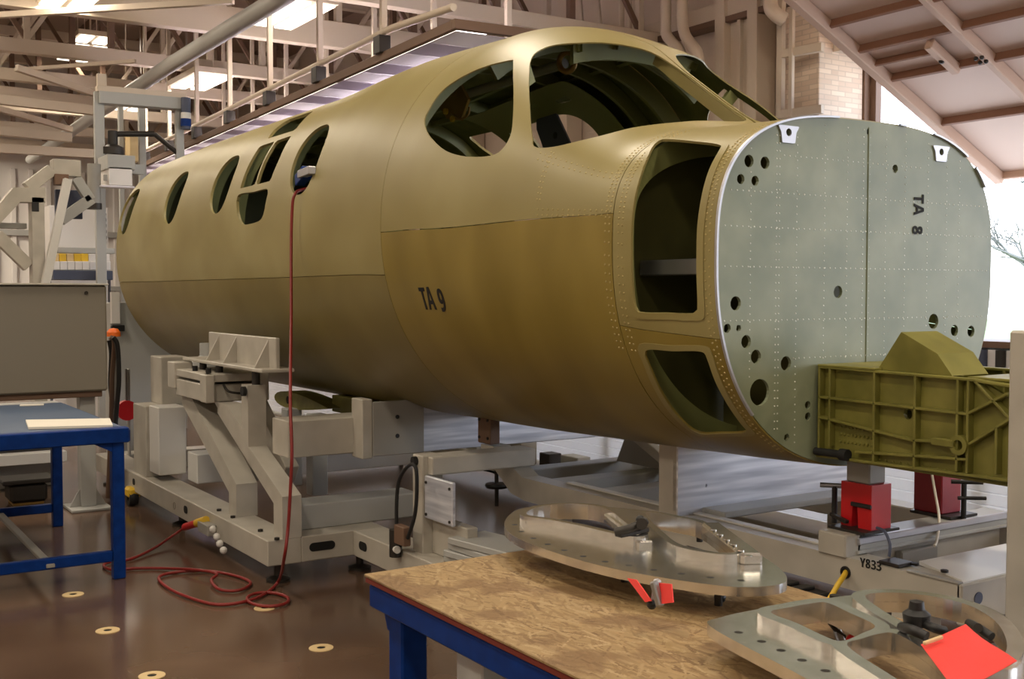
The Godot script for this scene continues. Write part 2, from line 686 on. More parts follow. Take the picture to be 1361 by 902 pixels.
func make_holes() -> void:
	var near := []
	for q in [[-9.12, 20.5], [-7.843, 21.0], [-6.825, 21.6], [-5.502, 22.8]]:
		near.append(oval(q[0], q[1], 0.178, 12.7, 2.3))
	near.append(PackedVector2Array([Vector2(-5.965, 39.3), Vector2(-6.01, 46.0), Vector2(-6.07, 53.0), Vector2(-6.1, 54.3), Vector2(-6.46, 54.3), Vector2(-6.475, 52.0), Vector2(-6.46, 46.0), Vector2(-6.4, 39.6)]))
	near.append(PackedVector2Array([Vector2(-6.446, 16.6), Vector2(-6.2, 16.7), Vector2(-6.2, 35.9), Vector2(-6.435, 35.7)]))
	near.append(PackedVector2Array([Vector2(-6.175, 16.7), Vector2(-5.955, 16.8), Vector2(-5.93, 25.0), Vector2(-5.95, 36.2), Vector2(-6.175, 35.9)]))
	near.append(smooth_loop(pv([-5.975, 14, -5.97, 9.5, -5.99, 6.0, -6.06, 4.3, -6.3, 4.0, -6.38, 5.5, -6.44, 9, -6.455, 14.2, -6.2, 14.1]), 4))
	near.append(smooth_loop(pv([-4.033, 52.2, -4.024, 51.9, -3.995, 50.4, -3.92, 46.1, -3.83, 40.5, -3.752, 34.2, -3.699, 27.5, -3.711, 21.9, -3.772, 19.2, -3.912, 18.1, -4.084, 19.3, -4.245, 23.4, -4.335, 27.9, -4.346, 31.5, -4.336, 37.4, -4.257, 42.2, -4.15, 47.2, -4.061, 50.9]), 4))
	near.append(smooth_loop(pv([-3.583, 29, -3.701, 38.9, -3.841, 48.2, -3.915, 52.7, -3.959, 56.2, -3.976, 59.2, -3.972, 62.9, -3.945, 66.5, -3.9, 70.5, -3.852, 77, -3.807, 83.2, -3.76, 87.4, -3.647, 89.3, -3.485, 89.6, -3.34, 89.6, -3.235, 89.3, -3.208, 85, -3.204, 75, -3.205, 66.6, -3.232, 54.9, -3.295, 41.4, -3.41, 30.7, -3.505, 26.4, -3.555, 26.2]), 4))
	near.append(smooth_loop(pv([-3.055, 46.4, -3.023, 48.3, -2.877, 44.4, -2.765, 40.8, -2.742, 37.5, -2.735, 27.5, -2.732, 14.7, -2.735, 4, -2.735, -4, -2.738, -9.5, -2.757, -11.5, -2.87, -12.3, -2.965, -13, -2.988, -12, -2.99, -5.3, -2.991, 0.1, -2.99, 8, -2.994, 20.7, -3.013, 33]), 4))
	near.append(smooth_loop(pv([-2.985, -23.3, -2.87, -22.4, -2.757, -21.5, -2.739, -23.3, -2.738, -30, -2.735, -38, -2.736, -46, -2.75, -50.5, -2.88, -53, -2.985, -54.3, -3.001, -48, -2.997, -37, -2.992, -29.3]), 4))
	for k in near.size():
		HOLES.append(near[k])
		if k != 3:
			HOLES.append(mirrored(near[k]))
	HOLES.append(smooth_loop(pv([-5.14, 131, -5.13, 150, -5.14, 200, -5.2, 203, -5.8, 203, -5.86, 200, -5.86, 130, -5.8, 123, -5.5, 121.5, -5.25, 122.5]), 4))

func in_hole(x: float, deg: float, grow := 0.0) -> bool:
	var p := Vector2(x, deg * 0.0175)
	for h in HOLES:
		var q := PackedVector2Array()
		for v in h:
			q.append(Vector2(v.x, v.y * 0.0175))
		if box_of(q).grow(0.1).has_point(p) and sdf(p, q) < grow:
			return true
	return false

func skin_panel(x0: float, x1: float, a0: float, a1: float, m: String, root: Node3D, slant := 0.0, seam := 0.0, anchor := 90.0) -> void:
	var gap := 0.0016
	var face := MB.new()
	var back := MB.new()
	var ga := rad_to_deg(gap)
	var lo := a0 + ga
	var hi := a1 - ga
	var hs := []
	for h in HOLES:
		var shifted := PackedVector2Array()
		var mid := box_of(h).get_center()
		var off := 0.0
		if mid.y < lo - 60.0 and mid.y + 360.0 < hi + 60.0:
			off = 360.0
		for v in h:
			shifted.append(Vector2(v.x, v.y + off))
		hs.append(shifted)
	# a slanting lower or upper edge: angles are pulled by k at the seam (angle `seam`), not at all at `anchor`
	var wk := func(u): return slant * (5.76 * (u + 3.8) + 3.94 * (u + 3.8) * (u + 3.8))
	for i in hs.size():
		for j in hs[i].size():
			var q: Vector2 = hs[i][j]
			if slant != 0.0:
				var k: float = wk.call(q.x)
				q.y = (q.y - k * anchor / (anchor - seam)) / (1.0 - k / (anchor - seam))
				hs[i][j] = q
	var warp := func(u, v): return v + wk.call(u) * (anchor - v) / (anchor - seam) if slant != 0.0 else v
	cut_sheet(steps(x0 + gap, x1 - gap, 0.024), steps(lo, hi, 1.5), hs, PackedVector2Array(), 1.0, 0.0175, func(u, v): return fus(u, warp.call(u, v)), func(u, v): return fus_n(u, warp.call(u, v)), 0.016 if x0 < -5.0 else 0.006, face, back)
	var p := part("skin_panel", face, M[m], root)
	part("inner_lining", back, M.lining, p)

# a frame or stringer of rectangular section lying inside the skin along a list of (x, deg)
func inner_strip(called: String, root: Node3D, pts: Array, wide: Vector3, deep: float, off := 0.02) -> void:
	var prev := []
	var mb := MB.new()
	pts.append(null)
	for q in pts:
		if q == null:
			if mb.v.size() > 0:
				part(called, mb, M.frame_green, root)
			mb = MB.new()
			prev = []
			continue
		var n := fus_n(q.x, q.y)
		var c := fus(q.x, q.y) - n * off
		var d := c - n * deep
		var w := wide
		if w == Vector3.ZERO:
			w = Vector3.RIGHT.cross(n).normalized() * 0.012
		var now := [c - w, c + w, d + w, d - w]
		if prev.size() > 0:
			for k in 4:
				var l := (k + 1) % 4
				mb.quad(prev[k], prev[l], now[l], now[k])
		prev = now

func build_fuselage() -> void:
	make_holes()
	var root := thing("aircraft_fuselage", Vector3(-6, 0.76, ZC), "long olive-tan unpainted aircraft fuselage with open window holes, resting on the grey fixture", "aircraft")
	var s1 := -12.0
	var s2 := 1.1
	skin_panel(-9.3, -4.53, s1, 84.0, "skin", root)
	skin_panel(-9.3, -4.53, 84.0, 180.0 - s1, "skin", root)
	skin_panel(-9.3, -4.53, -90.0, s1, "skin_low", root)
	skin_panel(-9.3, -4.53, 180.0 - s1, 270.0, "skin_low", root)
	skin_panel(-4.53, -3.075, s2, 90.0, "skin", root, 1.0, s2, 90.0)
	skin_panel(-4.53, -3.075, 90.0, 180.0 - s2, "skin", root, -1.0, 180.0 - s2, 90.0)
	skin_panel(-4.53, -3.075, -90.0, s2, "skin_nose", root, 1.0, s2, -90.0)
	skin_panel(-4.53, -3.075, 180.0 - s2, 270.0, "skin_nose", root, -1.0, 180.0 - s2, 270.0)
	skin_panel(-3.075, -2.67, -17.5, 197.5, "skin", root)
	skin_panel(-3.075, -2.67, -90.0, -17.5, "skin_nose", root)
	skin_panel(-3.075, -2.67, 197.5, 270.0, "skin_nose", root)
	# raised surrounds of the two nose access openings
	for h in [HOLES[HOLES.size() - 5], HOLES[HOLES.size() - 3]]:
		var b := box_of(h)
		var mb := MB.new()
		var ol := PackedVector2Array()
		var c := b.get_center()
		for v in h:
			ol.append(c + (v - c) * Vector2(1.0 + 0.05 / b.size.x, 1.0 + 3.4 / b.size.y))
		cut_sheet(steps(b.position.x - 0.04, minf(b.end.x + 0.04, -2.672), 0.012), steps(b.position.y - 3, b.end.y + 3, 0.8), [h], ol, 1.0, 0.0175,
			func(u, v): return fus(u, v) + fus_n(u, v) * 0.0035, fus_n, 0.0033, mb, mb)
		part("opening_surround", mb, M.skin, root)
	# hoop frames
	for x in [-9.27, -8.62, -8.2, -7.4, -7.1, -6.56, -5.83, -5.08, -4.78, -4.53, -4.2, -3.96, -3.075]:
		var pts := []
		for a in range(-90, 271, 4):
			pts.append(null if in_hole(x, a, 0.015) or (a > 270 or (in_hole(x, a + 360.0, 0.015))) else Vector2(x, a))
		inner_strip("hoop_frame", root, pts, Vector3(0.012, 0, 0), 0.085 if x > -4.6 else 0.07)
	for x in [-3.78, -3.62]:
		var pts := []
		for a in range(100, 271, 4):
			pts.append(null if in_hole(x, a, 0.015) else Vector2(x, a))
		inner_strip("hoop_frame", root, pts, Vector3(0.012, 0, 0), 0.05)
	# stringers
	for a in [-50, -30, -12.0, 60, 72, 84, 100, 110, 192.0, 230]:
		var pts := []
		for x in steps(-9.2, -3.1, 0.12):
			pts.append(null if in_hole(x, a, 0.02) else Vector2(x, a))
		inner_strip("stringer", root, pts, Vector3.ZERO, 0.035, 0.018)
	# cabin floor, forward wall, aft dome
	var mb := MB.new()
	mb.box(Vector3(-9.1, 1.18, ZC - 0.74), Vector3(-4.6, 1.2, ZC + 0.74))
	part("cabin_floor", mb, M.lining, root)
	for x in [-3.16, -9.24]:
		var ol := PackedVector2Array()
		for a in range(-90, 270, 6):
			var p := fus(x, a)
			ol.append(Vector2(ZC - (p.z - ZC) * 0.975, 1.5 + (p.y - 1.5) * 0.97))
		var wall := MB.new()
		wall.prism(ol, Transform3D(Basis(Vector3(0, 0, -1), Vector3.UP, Vector3.RIGHT), Vector3(x - 0.01, 0, 2 * ZC)), 0.02)
		part("pressure_wall", wall, M.bay_green, root)
	# nose bay: centre web, shelf, small connectors on the shelf
	mb = MB.new()
	mb.box(Vector3(-3.14, 0.9, ZC + 0.22), Vector3(-2.69, 2.0, ZC + 0.235))
	for y in [1.25, 1.69]:
		for k in 14:
			mb.dome(Vector3(-3.12 + k * 0.03, y, ZC + 0.235), Vector3.BACK, 0.006, 0.004)
	part("bay_web", mb, M.bay_green, root)
	mb = MB.new()
	mb.box(Vector3(-3.14, 1.545, ZC + 0.24), Vector3(-2.69, 1.565, ZC + 0.64))
	mb.box(Vector3(-3.14, 1.51, ZC + 0.625), Vector3(-2.69, 1.565, ZC + 0.645))
	part("bay_shelf", mb, M.steel, root)
	for k in 5:
		mb = MB.new()
		mb.cyl(Vector3(-2.87 + k * 0.03, 1.566, ZC + 0.55 - 0.02 * (k % 2)), Vector3(-2.865 + k * 0.03, 1.6 + 0.008 * (k % 3), ZC + 0.55), 0.011, 10)
		part("connector", mb, [M.red, M.dark_red, M.white_paint, M.red, M.machine_grey][k], root)
	mb = MB.new()
	mb.lathe(Vector3(-3.02, 1.13, ZC + 0.25), Vector3.BACK, [Vector2(0.024, 0), Vector2(0.024, 0.02), Vector2(0.0001, 0.03)], 14)
	part("bay_cap", mb, M.yellow, root)
	# windshield post's inner web
	mb = MB.new()
	var prev := []
	for i in 9:
		var x := lerpf(-3.8, -3.2, i / 8.0)
		var p := fus(x, 90) - Vector3(0, 0.014, 0)
		var n := fus_n(x, 90)
		var now := [p + Vector3(0, 0, 0.014), p + Vector3(0, 0, 0.014) - n * 0.05, p - Vector3(0, 0, 0.014) - n * 0.05, p - Vector3(0, 0, 0.014)]
		if prev.size() > 0:
			for k in 4:
				mb.quad(prev[k], now[k], now[(k + 1) % 4], prev[(k + 1) % 4])
		prev = now
	part("windshield_post", mb, M.skin, root)
	cockpit_fittings(root)
	build_bulkhead(root)
	build_keel(root)
	skin_rivets(root)
	for t in [["TA", -4.2], ["9", -4.09]]:
		var n := fus_n(t[1], -17.7)
		var up := n.cross(Vector3.RIGHT).normalized()
		lettering("stencil_text", t[0], 0.098, M.black, Transform3D(Basis(up.cross(n).normalized(), up, n), fus(t[1], -17.8) + n * 0.001), root, Vector3(0.66, 1, 1))

func cockpit_fittings(root: Node3D) -> void:
	# control tube under the crown with its yellow collars and pulley bracket
	var mb := MB.new()
	mb.cyl(Vector3(-6.3, 2.5, -3.1), Vector3(-4.34, 2.522, -3.1), 0.024, 12)
	part("control_tube", mb, M.grey_paint, root)
	for c in [[Vector3(-4.32, 2.525, -3.1), 0.045], [Vector3(-4.972, 2.484, -2.870), 0.035]]:
		mb = MB.new()
		var ring := []
		for k in 24:
			ring.append(c[0] + Vector3(cos(TAU * k / 24) * c[1] * 0.7, sin(TAU * k / 24) * c[1], cos(TAU * k / 24) * -0.5 * c[1]))
		mb.tube(ring, 0.014, 8, true)
		part("cable_collar", mb, M.brass, root)
	mb = MB.new()
	mb.prism(PackedVector2Array([Vector2(-5.096, 2.480), Vector2(-4.912, 2.490), Vector2(-4.839, 2.405), Vector2(-4.913, 2.311), Vector2(-5.050, 2.336), Vector2(-5.128, 2.407)]), Transform3D(Basis(), Vector3(0, 0, -2.885)), 0.015)
	part("pulley_bracket", mb, M.brass, root)
	for p in [Vector3(-5.041, 2.372, -2.865), Vector3(-4.972, 2.325, -2.865)]:
		mb = MB.new()
		mb.lathe(p, Vector3.BACK, [Vector2(0.006, 0), Vector2(0.016, 0), Vector2(0.016, 0.014), Vector2(0.008, 0.014), Vector2(0.007, 0.004)], 16)
		part("pulley", mb, M.yellow, root)
	mb = MB.new()
	mb.tube(spline([Vector3(-4.968, 2.354, -2.850), Vector3(-4.878, 2.312, -2.850), Vector3(-4.805, 2.325, -2.850), Vector3(-4.791, 2.360, -2.850)]), 0.006, 8)
	part("cable_guide", mb, M.brass, root)
	# slate-blue instrument bracket on the far side
	mb = MB.new()
	mb.prism(PackedVector2Array([Vector2(-5.490, 2.454), Vector2(-5.382, 2.544), Vector2(-5.337, 2.529), Vector2(-5.160, 2.291), Vector2(-5.181, 2.226), Vector2(-5.397, 2.248), Vector2(-5.490, 2.402)]), Transform3D(Basis(), Vector3(0, 0, -3.732)), 0.012)
	var s := part("instrument_bracket", mb, M.slate, root)
	# olive surround of the far side's door opening, with its lightening holes
	var ds := MB.new()
	cut_sheet(steps(-6.0, -4.86, 0.02), steps(100, 175, 1.2), [HOLES[HOLES.size() - 1], oval(-5.11, 115.0, 0.07, 1.6, 2.6), oval(-5.42, 112.5, 0.09, 1.6, 2.6)], rrect(-5.98, 104, -4.88, 174, 0.12), 1.0, 0.0175, func(u, v): return fus(u, v) - fus_n(u, v) * 0.1, fus_n, 0.004, ds, ds)
	part("door_surround", ds, M.frame_green, root)
	mb = MB.new()
	mb.lathe(Vector3(-5.299, 2.345, -3.720), Vector3.BACK, [Vector2(0.02, 0), Vector2(0.02, 0.002), Vector2(0.0001, 0.003)], 14)
	part("bracket_hole", mb, M.black, s)

func skin_rivets(root: Node3D) -> void:
	var mb := MB.new()
	for col in [-3.108, -3.09, -3.05, -3.033]:
		for a in steps(-24.0, 60.0, 1.9):
			if not in_hole(col, a, 0.012):
				mb.dome(fus(col, a), fus_n(col, a), 0.0042, 0.0022, 5)
	for col in [-2.705, -2.69]:
		for a in steps(-62.0, 62.0, 1.9):
			mb.dome(fus(col, a + (0.9 if col > -2.7 else 0.0)), fus_n(col, a), 0.0042, 0.0022, 5)
	for col in [-3.45, -3.435]:
		for a in steps(9.0, 26.0, 1.9):
			mb.dome(fus(col, a), fus_n(col, a), 0.0042, 0.0022, 5)
	for a in [4.6, 6.2]:
		for x in steps(-3.44, -3.1, 0.028):
			mb.dome(fus(x, a + (x + 3.44) * 6.0), fus_n(x, a), 0.0042, 0.0022, 5)
	for a in [22.0, 24.5]:
		for x in steps(-3.5, -3.1, 0.03):
			mb.dome(fus(x, a), fus_n(x, a), 0.004, 0.002, 5)
	stuff(part("rivet_rows", mb, M.skin_rivet, root))

func build_bulkhead(root: Node3D) -> void:
	var xb := -2.668
	var ol := PackedVector2Array()
	for a in range(-90, 270, 3):
		var p := fus(-2.67, a)
		ol.append(Vector2(-(ZC + (p.z - ZC) * 0.992), 1.5 + (p.y - 1.5) * 0.992))
	var holes := []
	var specs := [[996, 214, 8], [1017, 216, 8], [985, 238, 6.5], [1004, 240, 6.5], [978, 403, 9], [967, 436, 6], [982, 436, 4.5], [992, 454, 8.5], [1005, 474, 9], [1045, 483, 9.5], [1010, 521, 17], [1114, 388, 8.5], [1190, 224, 6], [1241, 427, 11], [1269, 439, 8.5], [1291, 440, 8.5], [1047, 176, 5], [1155, 175, 4.5], [1250, 202, 5], [1074, 538, 5.5], [1074, 553, 5.5], [1046, 581, 5]]
	var spots := [Vector2(-2.639, 1.876), Vector2(-2.711, 1.875), Vector2(-2.603, 1.816), Vector2(-2.667, 1.814), Vector2(-2.585, 1.416), Vector2(-2.549, 1.336), Vector2(-2.599, 1.336), Vector2(-2.633, 1.291), Vector2(-2.678, 1.241), Vector2(-2.817, 1.214), Vector2(-2.696, 1.123), Vector2(-3.068, 1.453), Vector2(-3.360, 1.894), Vector2(-3.589, 1.344), Vector2(-3.714, 1.308), Vector2(-3.815, 1.303), Vector2(-2.814, 1.981), Vector2(-3.216, 2.014), Vector2(-3.613, 1.970), Vector2(-2.924, 1.069), Vector2(-2.925, 1.030), Vector2(-2.824, 0.965)]
	for i in specs.size():
		var r: float = specs[i][2] * 0.00262
		holes.append(oval(-spots[i].x, spots[i].y, r, r, 2.0, 20))
	var t := Transform3D(Basis(Vector3(0, 0, -1), Vector3.UP, Vector3.RIGHT), Vector3(xb, 0, 0))
	var bh := part("nose_bulkhead", plate(ol, holes, t, 0.012, 0.011), M.bulkhead, root, "flat grey-green nose bulkhead with rivet rows and round holes")
	# centre joint strip and bright flange round the edge
	var mb := MB.new()
	mb.box(Vector3(xb, 0.9, -3.222), Vector3(xb + 0.0035, 2.03, -3.214), 0.001)
	part("joint_strip", mb, M.bulkhead, bh)
	mb = MB.new()
	var prev := []
	for a in steps(-42.0, 152.0, 2.0):
		if absf(a - 90.0) < 5.0 or absf(a - 104.0) < 6.0 or a > 132.0 and a < 140.0:
			if mb.v.size() > 0:
				part("edge_flange", mb, M.bright, bh, "bright bare metal edge of the bulkhead")
			mb = MB.new()
			prev = []
			continue
		var p := fus(-2.67, a)
		var c := Vector3(0, 1.5, ZC)
		var d := (p - Vector3(p.x, c.y, c.z))
		var now := [Vector3(xb, p.y, p.z) + d * 0.004, Vector3(xb + 0.01, p.y, p.z) + d * 0.004, Vector3(xb + 0.01, p.y, p.z) - d * 0.007, Vector3(xb, p.y, p.z) - d * 0.007]
		if prev.size() > 0:
			for k in 4:
				mb.quad(prev[k], prev[(k + 1) % 4], now[(k + 1) % 4], now[k])
		prev = now
	part("edge_flange", mb, M.bright, bh, "bright bare metal edge of the bulkhead")
	for sg in [spots[16], spots[18]]:
		mb = MB.new()
		var lug := [Vector2(-0.05, 0.022), Vector2(0.05, 0.022), Vector2(0.035, 0.0), Vector2(0.03, -0.035), Vector2(-0.03, -0.035), Vector2(-0.035, 0.0)]
		var q := PackedVector2Array()
		for v in lug:
			q.append(v + Vector2(-sg.x, sg.y))
		part("hoist_lug", plate(q, [oval(-sg.x, sg.y, 0.013, 0.013, 2.0, 16)], t.translated(Vector3(0.006, 0, 0)), 0.005, 0.006), M.bright, bh, "bright lifting lug at the bulkhead's upper edge")
	# rivet rows
	mb = MB.new()
	var cols := [Vector2(-2.765, 1.671), Vector2(-2.779, 1.672), Vector2(-2.861, 1.674), Vector2(-2.996, 1.678), Vector2(-3.109, 1.682), Vector2(-3.191, 1.685), Vector2(-3.223, 1.686), Vector2(-3.311, 1.689), Vector2(-3.418, 1.692), Vector2(-3.545, 1.696), Vector2(-3.655, 1.700), Vector2(-3.731, 1.702), Vector2(-2.648, 1.423)]
	for c in cols:
		for y in steps(0.92, 2.02, 0.026):
			rivet_on(mb, Vector2(-c.x, y), ol, holes, xb)
	for y in [1.78, 1.665, 1.535, 1.36]:
		for z in steps(-3.93, -2.51, 0.026):
			rivet_on(mb, Vector2(-z, y), ol, holes, xb)
	for y in [1.23, 1.905]:
		for z in steps(-3.5, -2.8, 0.026):
			rivet_on(mb, Vector2(-z, y), ol, holes, xb)
	stuff(part("rivet_rows", mb, M.bulkhead_rivet, bh))
	var tl := Transform3D(Basis(Vector3.DOWN, Vector3(0, 0, -1), Vector3.RIGHT), Vector3.ZERO)
	for q in [["TA", Vector3(-2.666, 1.771, -3.491)], ["8", Vector3(-2.666, 1.678, -3.485)]]:
		tl.origin = q[1]
		lettering("stencil_text", q[0], 0.055, M.hole_dark, tl, bh, Vector3(0.85, 1, 1))

func rivet_on(mb: MB, p: Vector2, ol: PackedVector2Array, holes: Array, xb: float) -> void:
	if sdf(p, ol) > -0.02:
		return
	for h in holes:
		if box_of(h).grow(0.006).has_point(p):
			return
	mb.dome(Vector3(xb, p.y, -p.x), Vector3.RIGHT, 0.0031, 0.0018, 5)

func build_keel(root: Node3D) -> void:
	var zn := -2.99
	var zf := -3.45
	# the two side walls of the nose-gear bay, with machined ribs standing proud
	for z in [zn, zf]:
		var ol := pv([-2.667, 0.89, -2.667, 1.2, -2.4, 1.197, -2.06, 1.19, -1.95, 1.14, -1.72, 1.14, -1.72, 0.91])
		var hs := [oval(-2.312, 1.066, 0.017, 0.019, 2.0, 18)]
		var t := Transform3D(Basis(), Vector3(0, 0, z))
		var k := part("keel_wall", plate(ol, hs, t, 0.014, 0.014), M.keel, root, "olive machined side wall of the nose gear bay with raised ribs")
		var rb := 0.028
		for e in [[-2.66, 1.198, -2.06, 1.191], [-2.66, 1.095, -2.08, 1.088], [-2.655, 1.027, -2.28, 0.988], [-2.28, 0.988, -2.18, 0.995], [-2.5, 0.925, -2.08, 0.952], [-2.08, 1.09, -1.95, 1.16], [-2.08, 0.995, -1.93, 1.095], [-2.06, 1.19, -1.94, 1.085], [-2.667, 0.893, -1.72, 0.913], [-2.062, 1.19, -1.72, 1.165]]:
			var mb := MB.new()
			mb.bar(Vector3(e[0], e[1], z + rb / 2), Vector3(e[2], e[3], z + rb / 2), rb, 0.009, 0.002)
			part("keel_rib", mb, M.keel, k)
		for e in [[-2.655, 0.89, 1.198], [-2.61, 0.93, 1.197], [-2.425, 0.9, 1.195], [-2.268, 0.9, 1.192], [-2.116, 0.91, 1.19], [-2.08, 0.91, 1.19], [-1.985, 0.92, 1.06], [-1.9, 0.92, 1.1]]:
			var mb := MB.new()
			mb.bar(Vector3(e[0], e[1], z + rb / 2), Vector3(e[0], e[2], z + rb / 2), rb, 0.009, 0.002, Vector3.RIGHT)
			part("keel_rib", mb, M.keel, k)
		var mb := MB.new()
		mb.lathe(Vector3(-2.105, 0.993, z), Vector3.BACK, [Vector2(0.03, 0.0), Vector2(0.03, 0.036), Vector2(0.016, 0.036), Vector2(0.016, 0.0)], 20)
		part("pivot_boss", mb, M.keel, k)
		mb = MB.new()
		mb.bar(Vector3(-2.2, 0.995, z + 0.025), Vector3(-2.12, 0.995, z + 0.03), 0.02, 0.024)
		part("pivot_arm", mb, M.keel, k)
		mb = MB.new()
		mb.cyl(Vector3(-2.66, 0.91, z + 0.035), Vector3(-2.55, 0.912, z + 0.035), 0.013, 10)
		mb.cyl(Vector3(-2.55, 0.912, z + 0.035), Vector3(-2.52, 0.912, z + 0.035), 0.02, 10)
		part("hose_stub", mb, M.rubber, k)
		mb = MB.new()
		for j in 22:
			mb.dome(Vector3(-2.45 + j * 0.028, 0.906, z), Vector3.BACK, 0.006, 0.004)
		for j in 9:
			for r in 3:
				mb.dome(Vector3(-2.58 + j * 0.016, 0.95 + r * 0.025, z), Vector3.BACK, 0.005, 0.006)
		stuff(part("rivet_rows", mb, M.keel, k))
	var mb := MB.new()
	mb.box(Vector3(-2.66, 0.885, zf), Vector3(-1.72, 0.895, zn))
	part("keel_floor", mb, M.keel, root)
	# top cover with its raised trapezoid hump
	mb = MB.new()
	mb.box(Vector3(-2.66, 1.199, zf - 0.02), Vector3(-2.42, 1.207, zn + 0.03), 0.002)
	part("keel_cover", MB.new().box(Vector3(-2.1, 1.191, zf - 0.02), Vector3(-1.72, 1.199, zn + 0.0), 0.002), M.keel, root)
	part("keel_cover", mb, M.keel, root)
	mb = MB.new()
	mb.prism(pv([-2.44, 1.2, -2.35, 1.325, -2.215, 1.262, -2.16, 1.196]), Transform3D(Basis(), Vector3(0, 0, -3.18)), 0.18)
	part("keel_hump", mb, M.keel, root)
	# airfoil-ended wing root fairing under the belly
	var af := PackedVector2Array()
	for i in 26:
		var a := TAU * i / 26
		var u := 0.5 - 0.5 * cos(a)
		var th := 0.62 * (0.2969 * sqrt(u) - 0.126 * u - 0.3516 * u * u + 0.2843 * u * u * u - 0.1015 * u * u * u * u) * 1.5
		af.append(Vector2(u * 0.87, th * 0.58 * (1.0 if a < PI else -1.0)))
	mb = MB.new()
	mb.prism(af, Transform3D(Basis(), Vector3(-7.1, 0.762, -2.86)), 0.14)
	mb.box(Vector3(-6.35, 0.73, -3.6), Vector3(-5.7, 0.83, -2.8))
	var wr := part("wing_root_fairing", mb, M.keel, root, "olive airfoil-shaped wing root fairing under the belly")
	mb = MB.new()
	mb.lathe(Vector3(-6.86, 0.762, -2.72), Vector3.BACK, [Vector2(0.025, 0), Vector2(0.025, 0.003), Vector2(0.0001, 0.003)], 16)
	part("fairing_hole", mb, M.hole_dark, wr)

# --- the assembly fixture and what stands on it ---------------------------------------------------
func bb(called: String, lo: Vector3, hi: Vector3, m: String, root: Node3D, bev := 0.005, label := "") -> MeshInstance3D:
	return part(called, MB.new().box(lo, hi, bev), M[m], root, label)

func rod(called: String, p: Vector3, q: Vector3, w: float, h: float, m: String, root: Node3D, up := Vector3.UP) -> MeshInstance3D:
	return part(called, MB.new().bar(p, q, w, h, 0.004, up), M[m], root)

func slot(p: Vector3, u: Vector3, w: Vector3, rx: float, ry: float, m: String, root: Node3D) -> void:
	var mb := MB.new()
	mb.prism(rrect(-rx, -ry, rx, ry, ry * 0.98), Transform3D(Basis(u, w, u.cross(w)), p), 0.002)
	part("slot_opening", mb, M[m], root)

